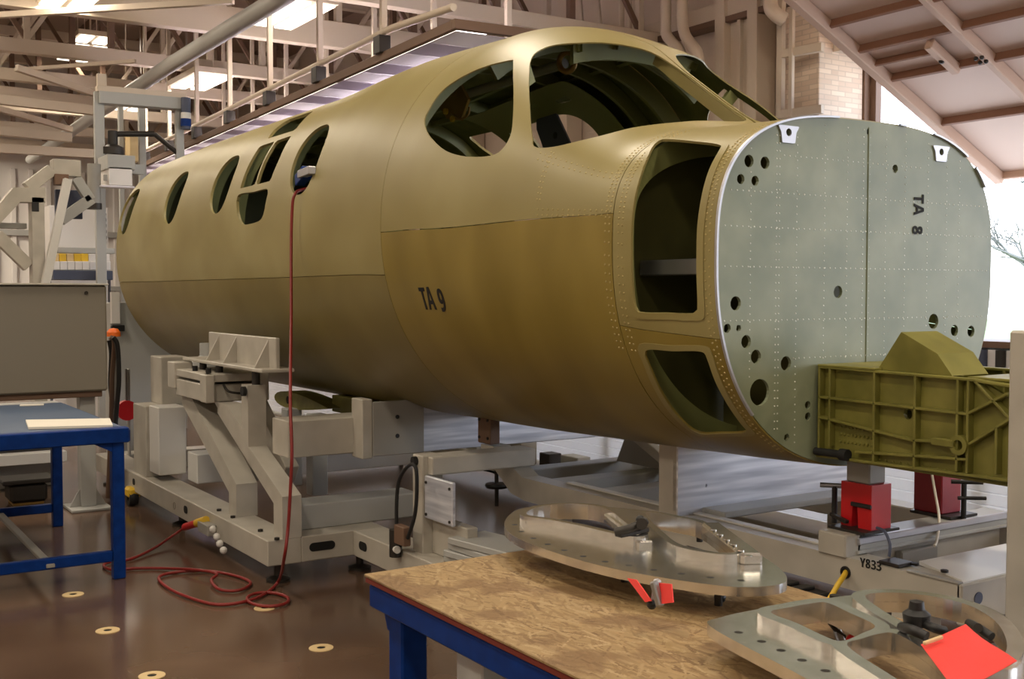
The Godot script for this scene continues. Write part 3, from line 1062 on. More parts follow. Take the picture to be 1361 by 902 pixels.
func build_fixture() -> void:
	var f := thing("assembly_fixture", Vector3(-4.6, 0, -3.0), "warm grey welded steel assembly fixture carrying the fuselage on a floor-standing frame", "fixture")
	# floor frame
	var r := bb("base_rail", Vector3(-8.9, 0.1, -2.16), Vector3(-5.28, 0.23, -1.98), "paint", f)
	for k in 3:
		slot([Vector3(-7.789, 0.169, -1.980), Vector3(-6.616, 0.169, -1.980), Vector3(-6.845, 0.155, -1.980)][k] + Vector3(0, 0, 0.0005), Vector3.RIGHT, Vector3.UP, [0.03, 0.035, 0.02][k], 0.022, "hole_dark", r)
	r = bb("base_rail", Vector3(-5.46, 0.1, -2.62), Vector3(-5.28, 0.23, -2.16), "paint", f)
	slot(Vector3(-5.2795, 0.17, -2.27), Vector3(0, 0, -1), Vector3.UP, 0.07, 0.022, "hole_dark", r)
	r = bb("base_rail", Vector3(-5.28, 0.1, -2.62), Vector3(-2.2, 0.23, -2.44), "paint", f)
	slot(Vector3(-5.16, 0.17, -2.4395), Vector3.RIGHT, Vector3.UP, 0.045, 0.022, "hole_dark", r)
	slot(Vector3(-4.5, 0.17, -2.4395), Vector3.RIGHT, Vector3.UP, 0.07, 0.022, "hole_dark", r)
	bb("base_rail", Vector3(-8.9, 0.1, -4.5), Vector3(-8.72, 0.23, -2.16), "paint", f)
	bb("base_rail", Vector3(-8.9, 0.1, -4.62), Vector3(-2.2, 0.23, -4.44), "paint", f)
	bb("base_rail", Vector3(-5.62, 0.23, -2.9), Vector3(-5.42, 0.36, -2.16), "machine_grey", f)
	bb("base_rail", Vector3(-4.2, 0.1, -4.44), Vector3(-4.04, 0.23, -2.62), "paint", f)
	bb("base_rail", Vector3(-2.36, 0.1, -4.44), Vector3(-2.2, 0.23, -2.62), "paint", f)
	for p in [Vector3(-5.37, 0, -2.07), Vector3(-5.37, 0, -2.52), Vector3(-8.8, 0, -2.07), Vector3(-7.0, 0, -2.07), Vector3(-4.0, 0, -2.53), Vector3(-2.28, 0, -2.53), Vector3(-8.8, 0, -4.53), Vector3(-5.3, 0, -4.53), Vector3(-2.28, 0, -4.53)]:
		part("levelling_foot", MB.new().lathe(p, Vector3.UP, [Vector2(0.06, 0), Vector2(0.06, 0.015), Vector2(0.02, 0.03), Vector2(0.02, 0.1), Vector2(0.001, 0.1)], 16), M.dark_steel, f)
	# small boxes along the far floor rail
	for q in [[-8.0, 0.12, "white_paint"], [-7.5, 0.08, "machine_grey"], [-7.0, 0.16, "white_paint"], [-6.5, 0.06, "dark_steel"], [-6.2, 0.1, "machine_grey"], [-5.75, 0.14, "white_paint"], [-5.3, 0.07, "grey_paint"]]:
		bb("junction_box", Vector3(q[0] - q[1], 0.23, -4.58), Vector3(q[0] + q[1], 0.3 + q[1] * 0.4, -4.47), q[2], f)
	# dog-leg legs under the clamp head
	var leg := MB.new()
	leg.prism(pv([-5.4, 0.23, -5.28, 0.23, -5.28, 0.44, -5.76, 0.635, -5.76, 0.96, -5.86, 0.96, -5.86, 0.72, -6.1, 0.83, -6.26, 0.83, -6.26, 0.77, -5.4, 0.39]), Transform3D(Basis(), Vector3(0, 0, -2.16)), 0.1)
	part("riser_leg", leg, M.paint, f)
	leg = MB.new()
	leg.prism(pv([-6.05, 0.23, -5.93, 0.23, -5.93, 0.41, -6.72, 0.83, -6.9, 0.83, -6.9, 0.77, -6.05, 0.35]), Transform3D(Basis(), Vector3(0, 0, -2.17)), 0.12)
	part("riser_leg", leg, M.paint, f)
	rod("brace", Vector3(-6.95, 0.8, -2.3), Vector3(-6.3, 0.4, -2.3), 0.08, 0.12, "paint", f)
	rod("brace", Vector3(-6.5, 0.85, -2.35), Vector3(-5.9, 0.44, -2.35), 0.08, 0.12, "paint", f)
	for p in [Vector3(-5.38, 0.23, -2.1), Vector3(-6.03, 0.23, -2.1)]:
		for q in [Vector3(0.1, 0, 0.07), Vector3(-0.13, 0, 0.07)]:
			part("bolt", MB.new().lathe(p + q, Vector3.UP, [Vector2(0.014, 0), Vector2(0.014, 0.012), Vector2(0.0001, 0.014)], 6), M.dark_steel, f)
	# clamp head: two stacked drawers, guide posts, sliding plate with ribbed backing bracket
	var hd := bb("clamp_head", Vector3(-6.86, 0.83, -2.34), Vector3(-6.28, 0.93, -2.0), "paint", f)
	bb("slide_plate", Vector3(-6.9, 0.945, -2.36), Vector3(-6.25, 0.99, -2.0), "paint", hd)
	bb("end_block", Vector3(-6.98, 0.87, -2.1), Vector3(-6.84, 1.03, -1.985), "paint", hd)
	bb("end_block", Vector3(-6.34, 0.83, -2.04), Vector3(-6.24, 0.99, -1.985), "paint", hd)
	bb("end_block", Vector3(-6.29, 0.83, -2.36), Vector3(-6.24, 1.0, -2.3), "paint", hd)
	part("adjust_knob", MB.new().cyl(Vector3(-5.77, 0.93, -2.05), Vector3(-5.77, 0.93, -2.03), 0.026, 14), M.black, hd)
	part("hand_loop", MB.new().tube(spline([Vector3(-6.27, 0.93, -2.1), Vector3(-6.23, 0.89, -2.12), Vector3(-6.23, 0.88, -2.22), Vector3(-6.27, 0.92, -2.26)]), 0.007, 8), M.dark_steel, hd)
	for x in [-6.7, -6.4, -5.8]:
		part("guide_post", MB.new().cyl(Vector3(x, 0.95, -2.12), Vector3(x, 1.05, -2.12), 0.022, 12), M.dark_steel, hd)
	for x in [-6.6, -6.35]:
		part("bolt", MB.new().cyl(Vector3(x, 0.99, -2.04), Vector3(x, 1.02, -2.04), 0.016, 8), M.black, hd)
	var br := bb("contact_bracket", Vector3(-6.7, 1.045, -2.18), Vector3(-5.6, 1.215, -2.155), "paint", f)
	bb("bracket_foot", Vector3(-6.95, 1.035, -2.25), Vector3(-5.58, 1.055, -2.07), "paint", br)
	for x in [-6.5, -6.2, -5.7]:
		var g := MB.new()
		g.prism(pv([0, 0, 0.08, 0, 0.0, 0.15]), Transform3D(Basis(Vector3(0, 0, 1), Vector3.UP, Vector3.LEFT), Vector3(x, 1.054, -2.156)), 0.012)
		part("gusset", g, M.paint, br)
	bb("soft_pad", Vector3(-6.64, 1.07, -2.2), Vector3(-5.66, 1.2, -2.18), "rubber", br)
	# upright boxes at the tail end
	bb("tail_post", Vector3(-7.86, 0.23, -2.18), Vector3(-7.55, 0.7, -2.0), "paint", f)
	bb("post_cover", Vector3(-7.54, 0.27, -2.2), Vector3(-7.32, 0.71, -2.02), "white_paint", f)
	bb("tail_post", Vector3(-7.86, 0.7, -2.3), Vector3(-7.6, 1.02, -2.12), "paint", f)
	part("jack_cylinder", MB.new().lathe(Vector3(-7.3, 0.7, -2.35), Vector3.UP, [Vector2(0.12, 0), Vector2(0.12, 0.3), Vector2(0.06, 0.34), Vector2(0.06, 0.42), Vector2(0.001, 0.42)], 24), M.machine_grey, f)
	for x in [-8.6, -8.2, -6.7]:
		bb("tail_post", Vector3(x - 0.07, 0.23, -4.5), Vector3(x + 0.07, 1.0, -4.36), "paint", f)
	for x in [-6.75, -6.35]:
		bb("back_post", Vector3(x - 0.05, 0.23, -2.75), Vector3(x + 0.05, 0.72, -2.65), "machine_grey", f)
	bb("base_rail", Vector3(-7.3, 0.23, -3.9), Vector3(-7.1, 0.42, -2.2), "white_paint", f)
	# cross beam and first cradle plate
	bb("cross_beam", Vector3(-5.62, 0.61, -2.62), Vector3(-5.4, 0.8, -2.14), "paint", f)
	var c1 := bb("cradle_plate", Vector3(-5.33, 0.6, -4.2), Vector3(-5.3, 0.86, -2.52), "plate_al", f)
	bb("cradle_cheek", Vector3(-5.42, 0.59, -2.56), Vector3(-5.29, 0.9, -2.5), "paint", c1)
	bb("cradle_cheek", Vector3(-5.3, 0.6, -2.86), Vector3(-5.285, 0.885, -2.56), "grey_paint", c1)
	for y in [0.8, 0.7]:
		part("bolt", MB.new().cyl(Vector3(-5.286, y, -2.7), Vector3(-5.28, y, -2.7), 0.011, 8), M.black, c1)
	# column, short beam and the swan-neck of the long rail
	var col := bb("column", Vector3(-4.72, 0.22, -2.6), Vector3(-4.62, 0.69, -2.49), "paint", f)
	bb("column_plate", Vector3(-4.62, 0.4, -2.52), Vector3(-4.36, 0.6, -2.5), "plate_al", col)
	for p in [Vector3(-4.6, 0.42, -2.5), Vector3(-4.6, 0.57, -2.5), Vector3(-4.38, 0.42, -2.5), Vector3(-4.38, 0.57, -2.5)]:
		part("bolt", MB.new().cyl(p, p + Vector3(0, 0, 0.006), 0.007, 8), M.dark_steel, col)
	part("knob", MB.new().cyl(Vector3(-4.68, 0.66, -2.49), Vector3(-4.68, 0.66, -2.47), 0.022, 12), M.black, col)
	bb("column_foot", Vector3(-4.62, 0.23, -2.6), Vector3(-4.3, 0.4, -2.54), "paint", col)
	bb("cross_beam", Vector3(-4.72, 0.6, -3.1), Vector3(-4.58, 0.685, -2.52), "paint", f)
	var st := bb("stop_block", Vector3(-4.9, 0.69, -3.02), Vector3(-4.78, 0.83, -2.96), "brown_steel", f)
	for p in [Vector3(-4.88, 0.72, -2.96), Vector3(-4.8, 0.72, -2.96), Vector3(-4.88, 0.81, -2.96), Vector3(-4.8, 0.81, -2.96)]:
		part("bolt", MB.new().cyl(p, p + Vector3(0, 0, 0.006), 0.008, 8), M.black, st)
	var sw := MB.new()
	sw.prism(pv([-4.9, 0.58, -4.9, 0.68, -4.78, 0.68, -4.52, 0.56, -2.11, 0.565, -2.11, 0.46, -4.5, 0.45, -4.62, 0.47, -4.82, 0.6]), Transform3D(Basis(), Vector3(0, 0, -3.08)), 0.1)
	var rail := part("long_rail", sw, M.paint, f)
	bb("rail_cap", Vector3(-4.25, 0.563, -3.09), Vector3(-2.72, 0.57, -3.05), "white_paint", rail)
	var t := Transform3D(Basis(Vector3(0.985, 0.02, 0).normalized(), Vector3.UP, Vector3.BACK), Vector3(-2.441, 0.560, -2.979))
	lettering("rail_marking", "Y833", 0.03, M.hole_dark, t, rail, Vector3(0.95, 1, 1))
	part("cable_hole", MB.new().lathe(Vector3(-2.544, 0.513, -2.980), Vector3.BACK, [Vector2(0.021, 0), Vector2(0.021, 0.004), Vector2(0.016, 0.004), Vector2(0.016, 0.001), Vector2(0.0001, 0.001)], 18), M.black, rail)
	bb("long_rail", Vector3(-4.9, 0.46, -4.02), Vector3(-2.11, 0.56, -3.9), "white_paint", f)
	bb("long_rail", Vector3(-4.9, 0.3, -4.15), Vector3(-2.11, 0.36, -3.9), "paint", f)
	for x in [-4.75, -4.36, -4.02]:
		bb("cross_bar", Vector3(x - 0.06, 0.45, -3.9), Vector3(x + 0.06, 0.56, -3.08), "machine_grey", f)
	var gs := MB.new()
	gs.prism(pv([-4.7, 0.56, -4.05, 0.56, -4.6, 0.75]), Transform3D(Basis(), Vector3(0, 0, -3.72)), 0.02)
	part("gusset", gs, M.grey_paint, f)
	rod("brace", Vector3(-4.62, 0.75, -3.7), Vector3(-4.1, 0.57, -3.64), 0.05, 0.05, "paint", f)
	# second cradle plate, brushed aluminium, standing on the long rail
	var c2 := part("cradle_plate", plate(pv([2.97, 0.563, 4.0, 0.563, 4.0, 0.87, 3.75, 0.82, 3.3, 0.825, 3.12, 0.86, 3.03, 0.893, 2.97, 0.893]), [oval(3.12, 0.7, 0.006, 0.006), oval(3.12, 0.67, 0.006, 0.006), oval(3.2, 0.72, 0.006, 0.006), oval(3.02, 0.85, 0.006, 0.006), oval(3.12, 0.6, 0.006, 0.006)],
		Transform3D(Basis(Vector3(0, 0, -1), Vector3.UP, Vector3.RIGHT), Vector3(-3.38, 0, 0)), 0.03, 0.02), M.plate_al, f, "brushed aluminium cradle plate standing across the rail under the nose")
	bb("cradle_cheek", Vector3(-3.5, 0.55, -3.02), Vector3(-3.385, 0.893, -2.97), "paint", c2)
	bb("plate_foot", Vector3(-3.4, 0.56, -3.9), Vector3(-3.25, 0.585, -3.1), "machine_grey", c2)
	# nose end: jack beam, tray, end cap
	var jb := bb("jack_beam", Vector3(-2.655, 0.565, -3.9), Vector3(-2.54, 0.62, -3.03), "machine_grey", f)
	bb("beam_rib", Vector3(-2.545, 0.6, -3.9), Vector3(-2.53, 0.625, -3.03), "bright", jb)
	bb("beam_rib", Vector3(-2.545, 0.567, -3.9), Vector3(-2.532, 0.58, -3.03), "machine_grey", jb)
	bb("end_block", Vector3(-2.66, 0.56, -3.05), Vector3(-2.54, 0.638, -2.97), "paint", jb)
	bb("beam_skirt", Vector3(-2.58, 0.45, -3.86), Vector3(-2.56, 0.57, -3.1), "paint", f)
	bb("wiring_box", Vector3(-2.56, 0.47, -3.45), Vector3(-2.53, 0.55, -3.25), "grey_paint", f)
	bb("connector_block", Vector3(-2.42, 0.566, -3.07), Vector3(-2.34, 0.578, -2.99), "dark_steel", f)
	var tr := part("tray", MB.new().prism(PackedVector2Array([Vector2(-2.36, 3.12), Vector2(-2.13, 3.02), Vector2(-2.11, 3.0), Vector2(-2.11, 3.9), Vector2(-2.36, 3.9)]), Transform3D(Basis(Vector3.RIGHT, Vector3(0, 0, -1), Vector3.UP), Vector3(0, 0.558, 0)), 0.012), M.white_paint, f)
	for p in [Vector3(-2.33, 0.57, -3.06), Vector3(-2.22, 0.57, -3.06), Vector3(-2.3, 0.57, -3.7), Vector3(-2.2, 0.57, -3.8)]:
		part("bolt", MB.new().lathe(p, Vector3.UP, [Vector2(0.012, 0), Vector2(0.012, 0.008), Vector2(0.0001, 0.008)], 6), M.black, tr)
	var ec := bb("end_cap", Vector3(-2.12, 0.44, -3.9), Vector3(-2.1, 0.566, -2.98), "paint", f)
	slot(Vector3(-2.0995, 0.515, -3.06), Vector3(0, 0, -1), Vector3.UP, 0.02, 0.019, "slate", ec)
	bb("edge_lip", Vector3(-2.3, 0.566, -3.0), Vector3(-2.11, 0.572, -2.975), "grey_paint", f)
	for x in [-4.3, -3.4, -2.3]:
		bb("rail_leg", Vector3(x - 0.06, 0.23, -3.08), Vector3(x + 0.06, 0.46, -2.98), "paint", f)
		bb("rail_leg", Vector3(x - 0.06, 0.23, -4.02), Vector3(x + 0.06, 0.46, -3.92), "paint", f)
	bb("rail_leg", Vector3(-4.3, 0.1, -3.08), Vector3(-4.1, 0.23, -2.6), "paint", f)

	# red jacks carrying the nose-gear bay
	var j := thing("support_jack", Vector3(-2.58, 0.63, -3.12), "bright red support jack under the near wall of the nose bay, nearer of two", "jack", "red jacks under the nose bay")
	bb("base_plate", Vector3(-2.66, 0.638, -3.2), Vector3(-2.5, 0.648, -3.02), "dark_steel", j)
	var bd := MB.new()
	bd.prism(pv([-2.645, 0.648, -2.6, 0.648, -2.595, 0.72, -2.575, 0.72, -2.57, 0.648, -2.515, 0.648, -2.515, 0.8, -2.645, 0.8]), Transform3D(Basis(), Vector3(0, 0, -3.17)), 0.1)
	part("body", bd, M.red, j)
	bb("ram", Vector3(-2.63, 0.8, -3.16), Vector3(-2.53, 0.885, -3.075), "grey_paint", j)
	bb("cross_bolt", Vector3(-2.6, 0.72, -3.075), Vector3(-2.515, 0.735, -3.062), "black", j)
	part("screw", MB.new().cyl(Vector3(-2.7, 0.64, -3.1), Vector3(-2.7, 0.77, -3.1), 0.01, 10), M.black, j)
	part("tee_handle", MB.new().cyl(Vector3(-2.74, 0.772, -3.07), Vector3(-2.66, 0.772, -3.13), 0.009, 10), M.steel, j)
	part("wing_nut", MB.new().bar(Vector3(-2.68, 0.68, -3.06), Vector3(-2.6, 0.665, -3.05), 0.02, 0.012), M.dark_steel, j)
	part("signal_cable", MB.new().tube(spline([Vector3(-2.5, 0.66, -3.08), Vector3(-2.46, 0.655, -3.07), Vector3(-2.43, 0.62, -3.06), Vector3(-2.425, 0.58, -3.05)]), 0.005, 8), M.slate, j)
	var j2 := thing("support_jack", Vector3(-2.66, 0.6, -3.62), "dark red support jack under the nose bay's far wall, with a pale cable", "jack", "red jacks under the nose bay")
	bb("base_plate", Vector3(-2.74, 0.622, -3.72), Vector3(-2.56, 0.632, -3.56), "dark_steel", j2)
	bd = MB.new()
	bd.box(Vector3(-2.735, 0.632, -3.69), Vector3(-2.61, 0.8, -3.575))
	bd.box(Vector3(-2.725, 0.8, -3.68), Vector3(-2.62, 0.89, -3.585))
	part("body", bd, M.dark_red, j2)
	part("signal_cable", MB.new().tube(spline([Vector3(-2.66, 0.82, -3.57), Vector3(-2.63, 0.72, -3.56), Vector3(-2.58, 0.63, -3.52), Vector3(-2.5, 0.58, -3.4), Vector3(-2.48, 0.568, -3.36)]), 0.005, 8), M.paper, j2)
	part("screw", MB.new().cyl(Vector3(-2.55, 0.622, -3.62), Vector3(-2.55, 0.76, -3.62), 0.01, 10), M.black, j2)
	part("tee_handle", MB.new().cyl(Vector3(-2.575, 0.76, -3.58), Vector3(-2.5, 0.76, -3.66), 0.008, 10), M.black, j2)
	part("tee_handle", MB.new().cyl(Vector3(-2.56, 0.7, -3.6), Vector3(-2.5, 0.7, -3.68), 0.007, 10), M.black, j2)

	# things on and round the fixture
	var p := MB.new()
	p.tube(spline([Vector3(-4.727, 0.211, -2.420), Vector3(-4.749, 0.379, -2.420), Vector3(-4.732, 0.543, -2.420), Vector3(-4.662, 0.627, -2.420), Vector3(-4.580, 0.662, -2.420), Vector3(-4.544, 0.615, -2.420), Vector3(-4.559, 0.446, -2.420), Vector3(-4.635, 0.310, -2.420)]), 0.009, 10)
	var lp := thing("cable_loop", Vector3(-4.75, 0.23, -2.42), "black cable looped up beside the fixture's middle column", "cable")
	part("cable", p, M.rubber, lp)
	part("gland", MB.new().cyl(Vector3(-4.76, 0.2, -2.42), Vector3(-4.76, 0.33, -2.42), 0.03, 12), M.dark_steel, lp)
	part("valve", MB.new().box(Vector3(-4.74, 0.27, -2.44), Vector3(-4.64, 0.36, -2.4)), M.brown_steel, lp)
	part("clip", MB.new().cyl(Vector3(-4.8, 0.24, -2.42), Vector3(-4.72, 0.24, -2.41), 0.018, 10), M.white_paint, lp)
	var yh := spline([Vector3(-2.544, 0.513, -2.980), Vector3(-2.528, 0.506, -2.950), Vector3(-2.524, 0.485, -2.920), Vector3(-2.528, 0.457, -2.900), Vector3(-2.533, 0.429, -2.880)])
	solo("yellow_hose", MB.new().tube(yh, 0.009, 10), M.yellow, Vector3(-2.525, 0.463, -2.900), "yellow hose coming out of the round hole beside the Y833 marking", "hose")
	var ct := MB.new()
	ct.obox(Transform3D(Basis(), Vector3(-2.75, 0.43, -2.88)), Vector3(0.34, 0.02, 0.14))
	for k in 4:
		ct.obox(Transform3D(Basis(), Vector3(-2.87 + k * 0.07, 0.445, -2.88)), Vector3(0.04, 0.012, 0.12))
	solo("cable_tray", ct, M.black, Vector3(-2.75, 0.42, -2.88), "black ribbed cable tray below the yellow hose", "tray")
	# grey plates stacked near the bench's far corner
	for k in 4:
		solo("metal_plate", MB.new().obox(Transform3D(Basis(Vector3.UP, 0.1 * (k % 2) + 0.05), Vector3(-4.25 + 0.02 * k, 0.245 + 0.032 * k, -2.62)), Vector3(0.4, 0.03, 0.22)), M.machine_grey, Vector3(-4.25, 0.23 + 0.032 * k, -2.62),
			["grey metal plate at the bottom of the small stack behind the wooden bench", "grey metal plate second from the bottom of the small stack", "grey metal plate second from the top of the small stack", "grey metal plate on top of the small stack behind the wooden bench"][k], "plate", "plates stacked on the base rail")
	var cl := thing("screw_clamp", Vector3(-4.62, 0.56, -3.3), "black screw clamp with round hand wheel on the cross bars left of the swan-neck rail", "clamp")
	part("screw", MB.new().cyl(Vector3(-5.260, 0.468, -3.300), Vector3(-5.260, 0.271, -3.300), 0.012, 10), M.dark_steel, cl)
	part("hand_wheel", MB.new().lathe(Vector3(-5.260, 0.385, -3.300), Vector3.UP, [Vector2(0.01, -0.015), Vector2(0.06, -0.012), Vector2(0.066, 0), Vector2(0.06, 0.012), Vector2(0.01, 0.015)], 18), M.black, cl)
	part("clamp_bar", MB.new().box(Vector3(-5.453, 0.454, -3.320), Vector3(-5.167, 0.454, -3.280)), M.dark_steel, cl)

	# the upright post at the right edge of the view
	var up := thing("upright_post", Vector3(-1.62, 0, -2.62), "plain beige steel post standing in front of the nose bay at the photo's right edge", "post")
	bb("shaft", Vector3(-1.71, 0.012, -2.68), Vector3(-1.56, 1.355, -2.6), "paint", up, 0.006)
	bb("foot_plate", Vector3(-1.78, 0, -2.76), Vector3(-1.48, 0.012, -2.52), "paint", up)

	build_hoses()

func build_hoses() -> void:
	var h := thing("air_hose", Vector3(-5.2, 0, -1.75), "long red air hose hanging from a cabin window and coiled on the floor", "hose")
	var path := [Vector3(-5.49, 2.08, -2.6), Vector3(-5.5, 1.99, -2.3), Vector3(-5.456, 1.952, -2.210), Vector3(-5.462, 1.849, -2.195), Vector3(-5.439, 1.637, -2.180), Vector3(-5.320, 1.334, -2.130), Vector3(-5.061, 1.054, -2.020), Vector3(-4.964, 0.903, -1.980), Vector3(-4.900, 0.718, -1.960), Vector3(-4.897, 0.545, -1.950), Vector3(-4.903, 0.371, -1.940), Vector3(-4.902, 0.233, -1.920),
		Vector3(-5.254, 0.030, -2.026), Vector3(-5.122, 0.011, -1.899), Vector3(-5.050, 0.011, -1.770), Vector3(-5.077, 0.011, -1.657), Vector3(-5.242, 0.011, -1.592), Vector3(-5.476, 0.011, -1.554), Vector3(-5.709, 0.011, -1.567), Vector3(-5.782, 0.011, -1.653), Vector3(-5.740, 0.011, -1.804), Vector3(-5.564, 0.011, -1.904), Vector3(-5.372, 0.011, -1.926), Vector3(-5.264, 0.011, -1.830), Vector3(-5.329, 0.011, -1.755), Vector3(-5.486, 0.020, -1.765), Vector3(-5.558, 0.032, -1.816), Vector3(-5.697, 0.030, -1.759), Vector3(-5.895, 0.011, -1.654), Vector3(-5.980, 0.011, -1.522), Vector3(-6.011, 0.011, -1.415), Vector3(-6.121, 0.011, -1.395), Vector3(-6.191, 0.011, -1.438), Vector3(-6.213, 0.011, -1.562), Vector3(-6.363, 0.020, -1.724), Vector3(-6.517, 0.050, -1.883), Vector3(-6.438, 0.107, -1.930)]
	part("hose", MB.new().tube(spline(path, 6), 0.0078, 8), M.red_hose, h)
	var lo := []
	for k in 20:
		var a := TAU * k / 20
		lo.append(Vector3(-5.031, 0.012, -1.887) + Vector3(cos(a) * 0.13, 0.0, sin(a) * 0.09))
	part("hose_coil", MB.new().tube(lo, 0.0078, 8, true), M.red_hose, h)
	var a: Vector3 = Vector3(-6.467, 0.097, -1.930)
	var b: Vector3 = Vector3(-6.288, 0.149, -1.945)
	var c: Vector3 = Vector3(-6.172, 0.184, -1.960)
	part("coupling", MB.new().cyl(a, b, 0.022, 12), M.red, h)
	part("coupling", MB.new().cyl(b, c, 0.024, 12), M.yellow, h)
	var mf := thing("air_manifold", Vector3(-6.100, 0.136, -1.970), "small grey air manifold with white ports on the fixture's rail beside the yellow coupling", "manifold")
	part("block", MB.new().box(Vector3(-6.232, 0.176, -1.979) , Vector3(-6.050, 0.115, -1.979) + Vector3(0, 0, 0.05)), M.grey_paint, mf)
	for q in [Vector3(-5.932, 0.180, -1.920), Vector3(-5.870, 0.151, -1.920), Vector3(-5.822, 0.123, -1.920), Vector3(-5.762, 0.099, -1.920)]:
		part("port", MB.new().ball(q, 0.02, 10), M.white_paint, mf)
	var wr := thing("window_tool", Vector3(-5.5, 1.98, -2.3), "small blue and silver air tool resting in the foremost cabin window", "tool")
	part("body", MB.new().bar(Vector3(-5.615, 2.039, -2.300), Vector3(-5.465, 2.072, -2.280), 0.05, 0.06), M.blue, wr)
	part("nozzle", MB.new().bar(Vector3(-5.521, 2.061, -2.270), Vector3(-5.325, 2.065, -2.250), 0.04, 0.04), M.bright, wr)
	# floor anchors
	for k in 5:
		var q: Vector3 = [Vector3(-5.659, 0.000, -1.145), Vector3(-4.968, 0.000, -1.144), Vector3(-4.249, 0.000, -1.819), Vector3(-4.285, 0.000, -1.146), Vector3(-4.934, 0.000, -1.836)][k]
		var fa := thing("floor_anchor", q, ["cream round floor anchor just left in front of the blue table's leg", "cream round floor anchor on the open floor below the hose coil's left end", "cream round floor anchor near the wooden bench's leg", "cream round floor anchor at the photo's bottom edge", "cream round floor anchor under the red hose coil"][k], "floor anchor", "round anchors set in the floor")
		part("ring", MB.new().lathe(q, Vector3.UP, [Vector2(0.05, 0.0), Vector2(0.05, 0.003), Vector2(0.018, 0.004), Vector2(0.018, 0.001)], 20), M.cream, fa)
		part("bolt_hole", MB.new().lathe(q, Vector3.UP, [Vector2(0.018, 0.001), Vector2(0.0001, 0.0012)], 14), M.hole_dark, fa)

# --- benches and what lies on them ----------------------------------------------------------------
func build_bench() -> void:
	var b := thing("work_bench", Vector3(-1.7, 0, -1.55), "heavy blue steel work bench with a scuffed chipboard top", "bench")
	var lo := Vector3(-2.47, 0, -1.95)
	var hi := Vector3(-0.75, 0.77, -1.17)
	bb("bench_top", Vector3(lo.x, 0.763, lo.z), Vector3(hi.x, 0.77, hi.z), "osb", b, 0.002, "worn oriented strand board bench top")
	bb("top_edge", Vector3(lo.x + 0.004, 0.75, lo.z + 0.004), Vector3(hi.x, 0.763, hi.z - 0.002), "osb_edge", b, 0.001)
	bb("apron", Vector3(lo.x + 0.01, 0.69, hi.z - 0.04), Vector3(hi.x, 0.748, hi.z - 0.008), "blue", b)
	bb("apron", Vector3(lo.x + 0.01, 0.69, lo.z + 0.01), Vector3(hi.x, 0.748, lo.z + 0.045), "blue", b)
	bb("apron", Vector3(lo.x + 0.01, 0.69, lo.z + 0.045), Vector3(lo.x + 0.045, 0.748, hi.z - 0.04), "blue", b)
	bb("apron", Vector3(hi.x - 0.04, 0.69, lo.z + 0.045), Vector3(hi.x, 0.748, hi.z - 0.04), "blue", b)
	for x in [lo.x + 0.085, hi.x - 0.07]:
		for z in [lo.z + 0.07, hi.z - 0.075]:
			bb("leg", Vector3(x - 0.035, 0, z - 0.035), Vector3(x + 0.035, 0.69, z + 0.035), "blue", b)
			var g := MB.new()
			g.prism(pv([-0.075, 0, -0.034, 0, -0.034, -0.055, -0.05, -0.055]), Transform3D(Basis(), Vector3(x, 0.69, z + 0.0)), 0.03)
			part("gusset", g, M.blue, b)
	bb("lower_shelf", Vector3(lo.x + 0.1, 0.28, lo.z + 0.06), Vector3(hi.x - 0.05, 0.3, hi.z - 0.06), "grey_paint", b)
	# boxes on the shelf
	var cb := thing("carton", Vector3(-2.26, 0.3, -1.42), "plain white carton on the shelf under the wooden bench", "box")
	bb("body", Vector3(-2.32, 0.3, -1.55), Vector3(-2.2, 0.66, -1.34), "white_paint", cb)
	bb("flap", Vector3(-2.2, 0.6, -1.55), Vector3(-2.04, 0.606, -1.36), "white_paint", cb)
	bb("side", Vector3(-2.2, 0.3, -1.55), Vector3(-2.04, 0.6, -1.53), "white_paint", cb)
	var cn := thing("storage_bin", Vector3(-1.98, 0.3, -1.36), "low grey storage bin right of the white carton under the bench", "bin")
	bb("bin_floor", Vector3(-2.1, 0.3, -1.45), Vector3(-1.86, 0.31, -1.25), "machine_grey", cn)
	for q in [[-2.1, -1.45, -2.09, -1.25], [-1.87, -1.45, -1.86, -1.25], [-2.09, -1.45, -1.87, -1.44], [-2.09, -1.26, -1.87, -1.25]]:
		bb("bin_side", Vector3(q[0], 0.31, q[1]), Vector3(q[2], 0.55, q[3]), "machine_grey", cn)
	build_rings()

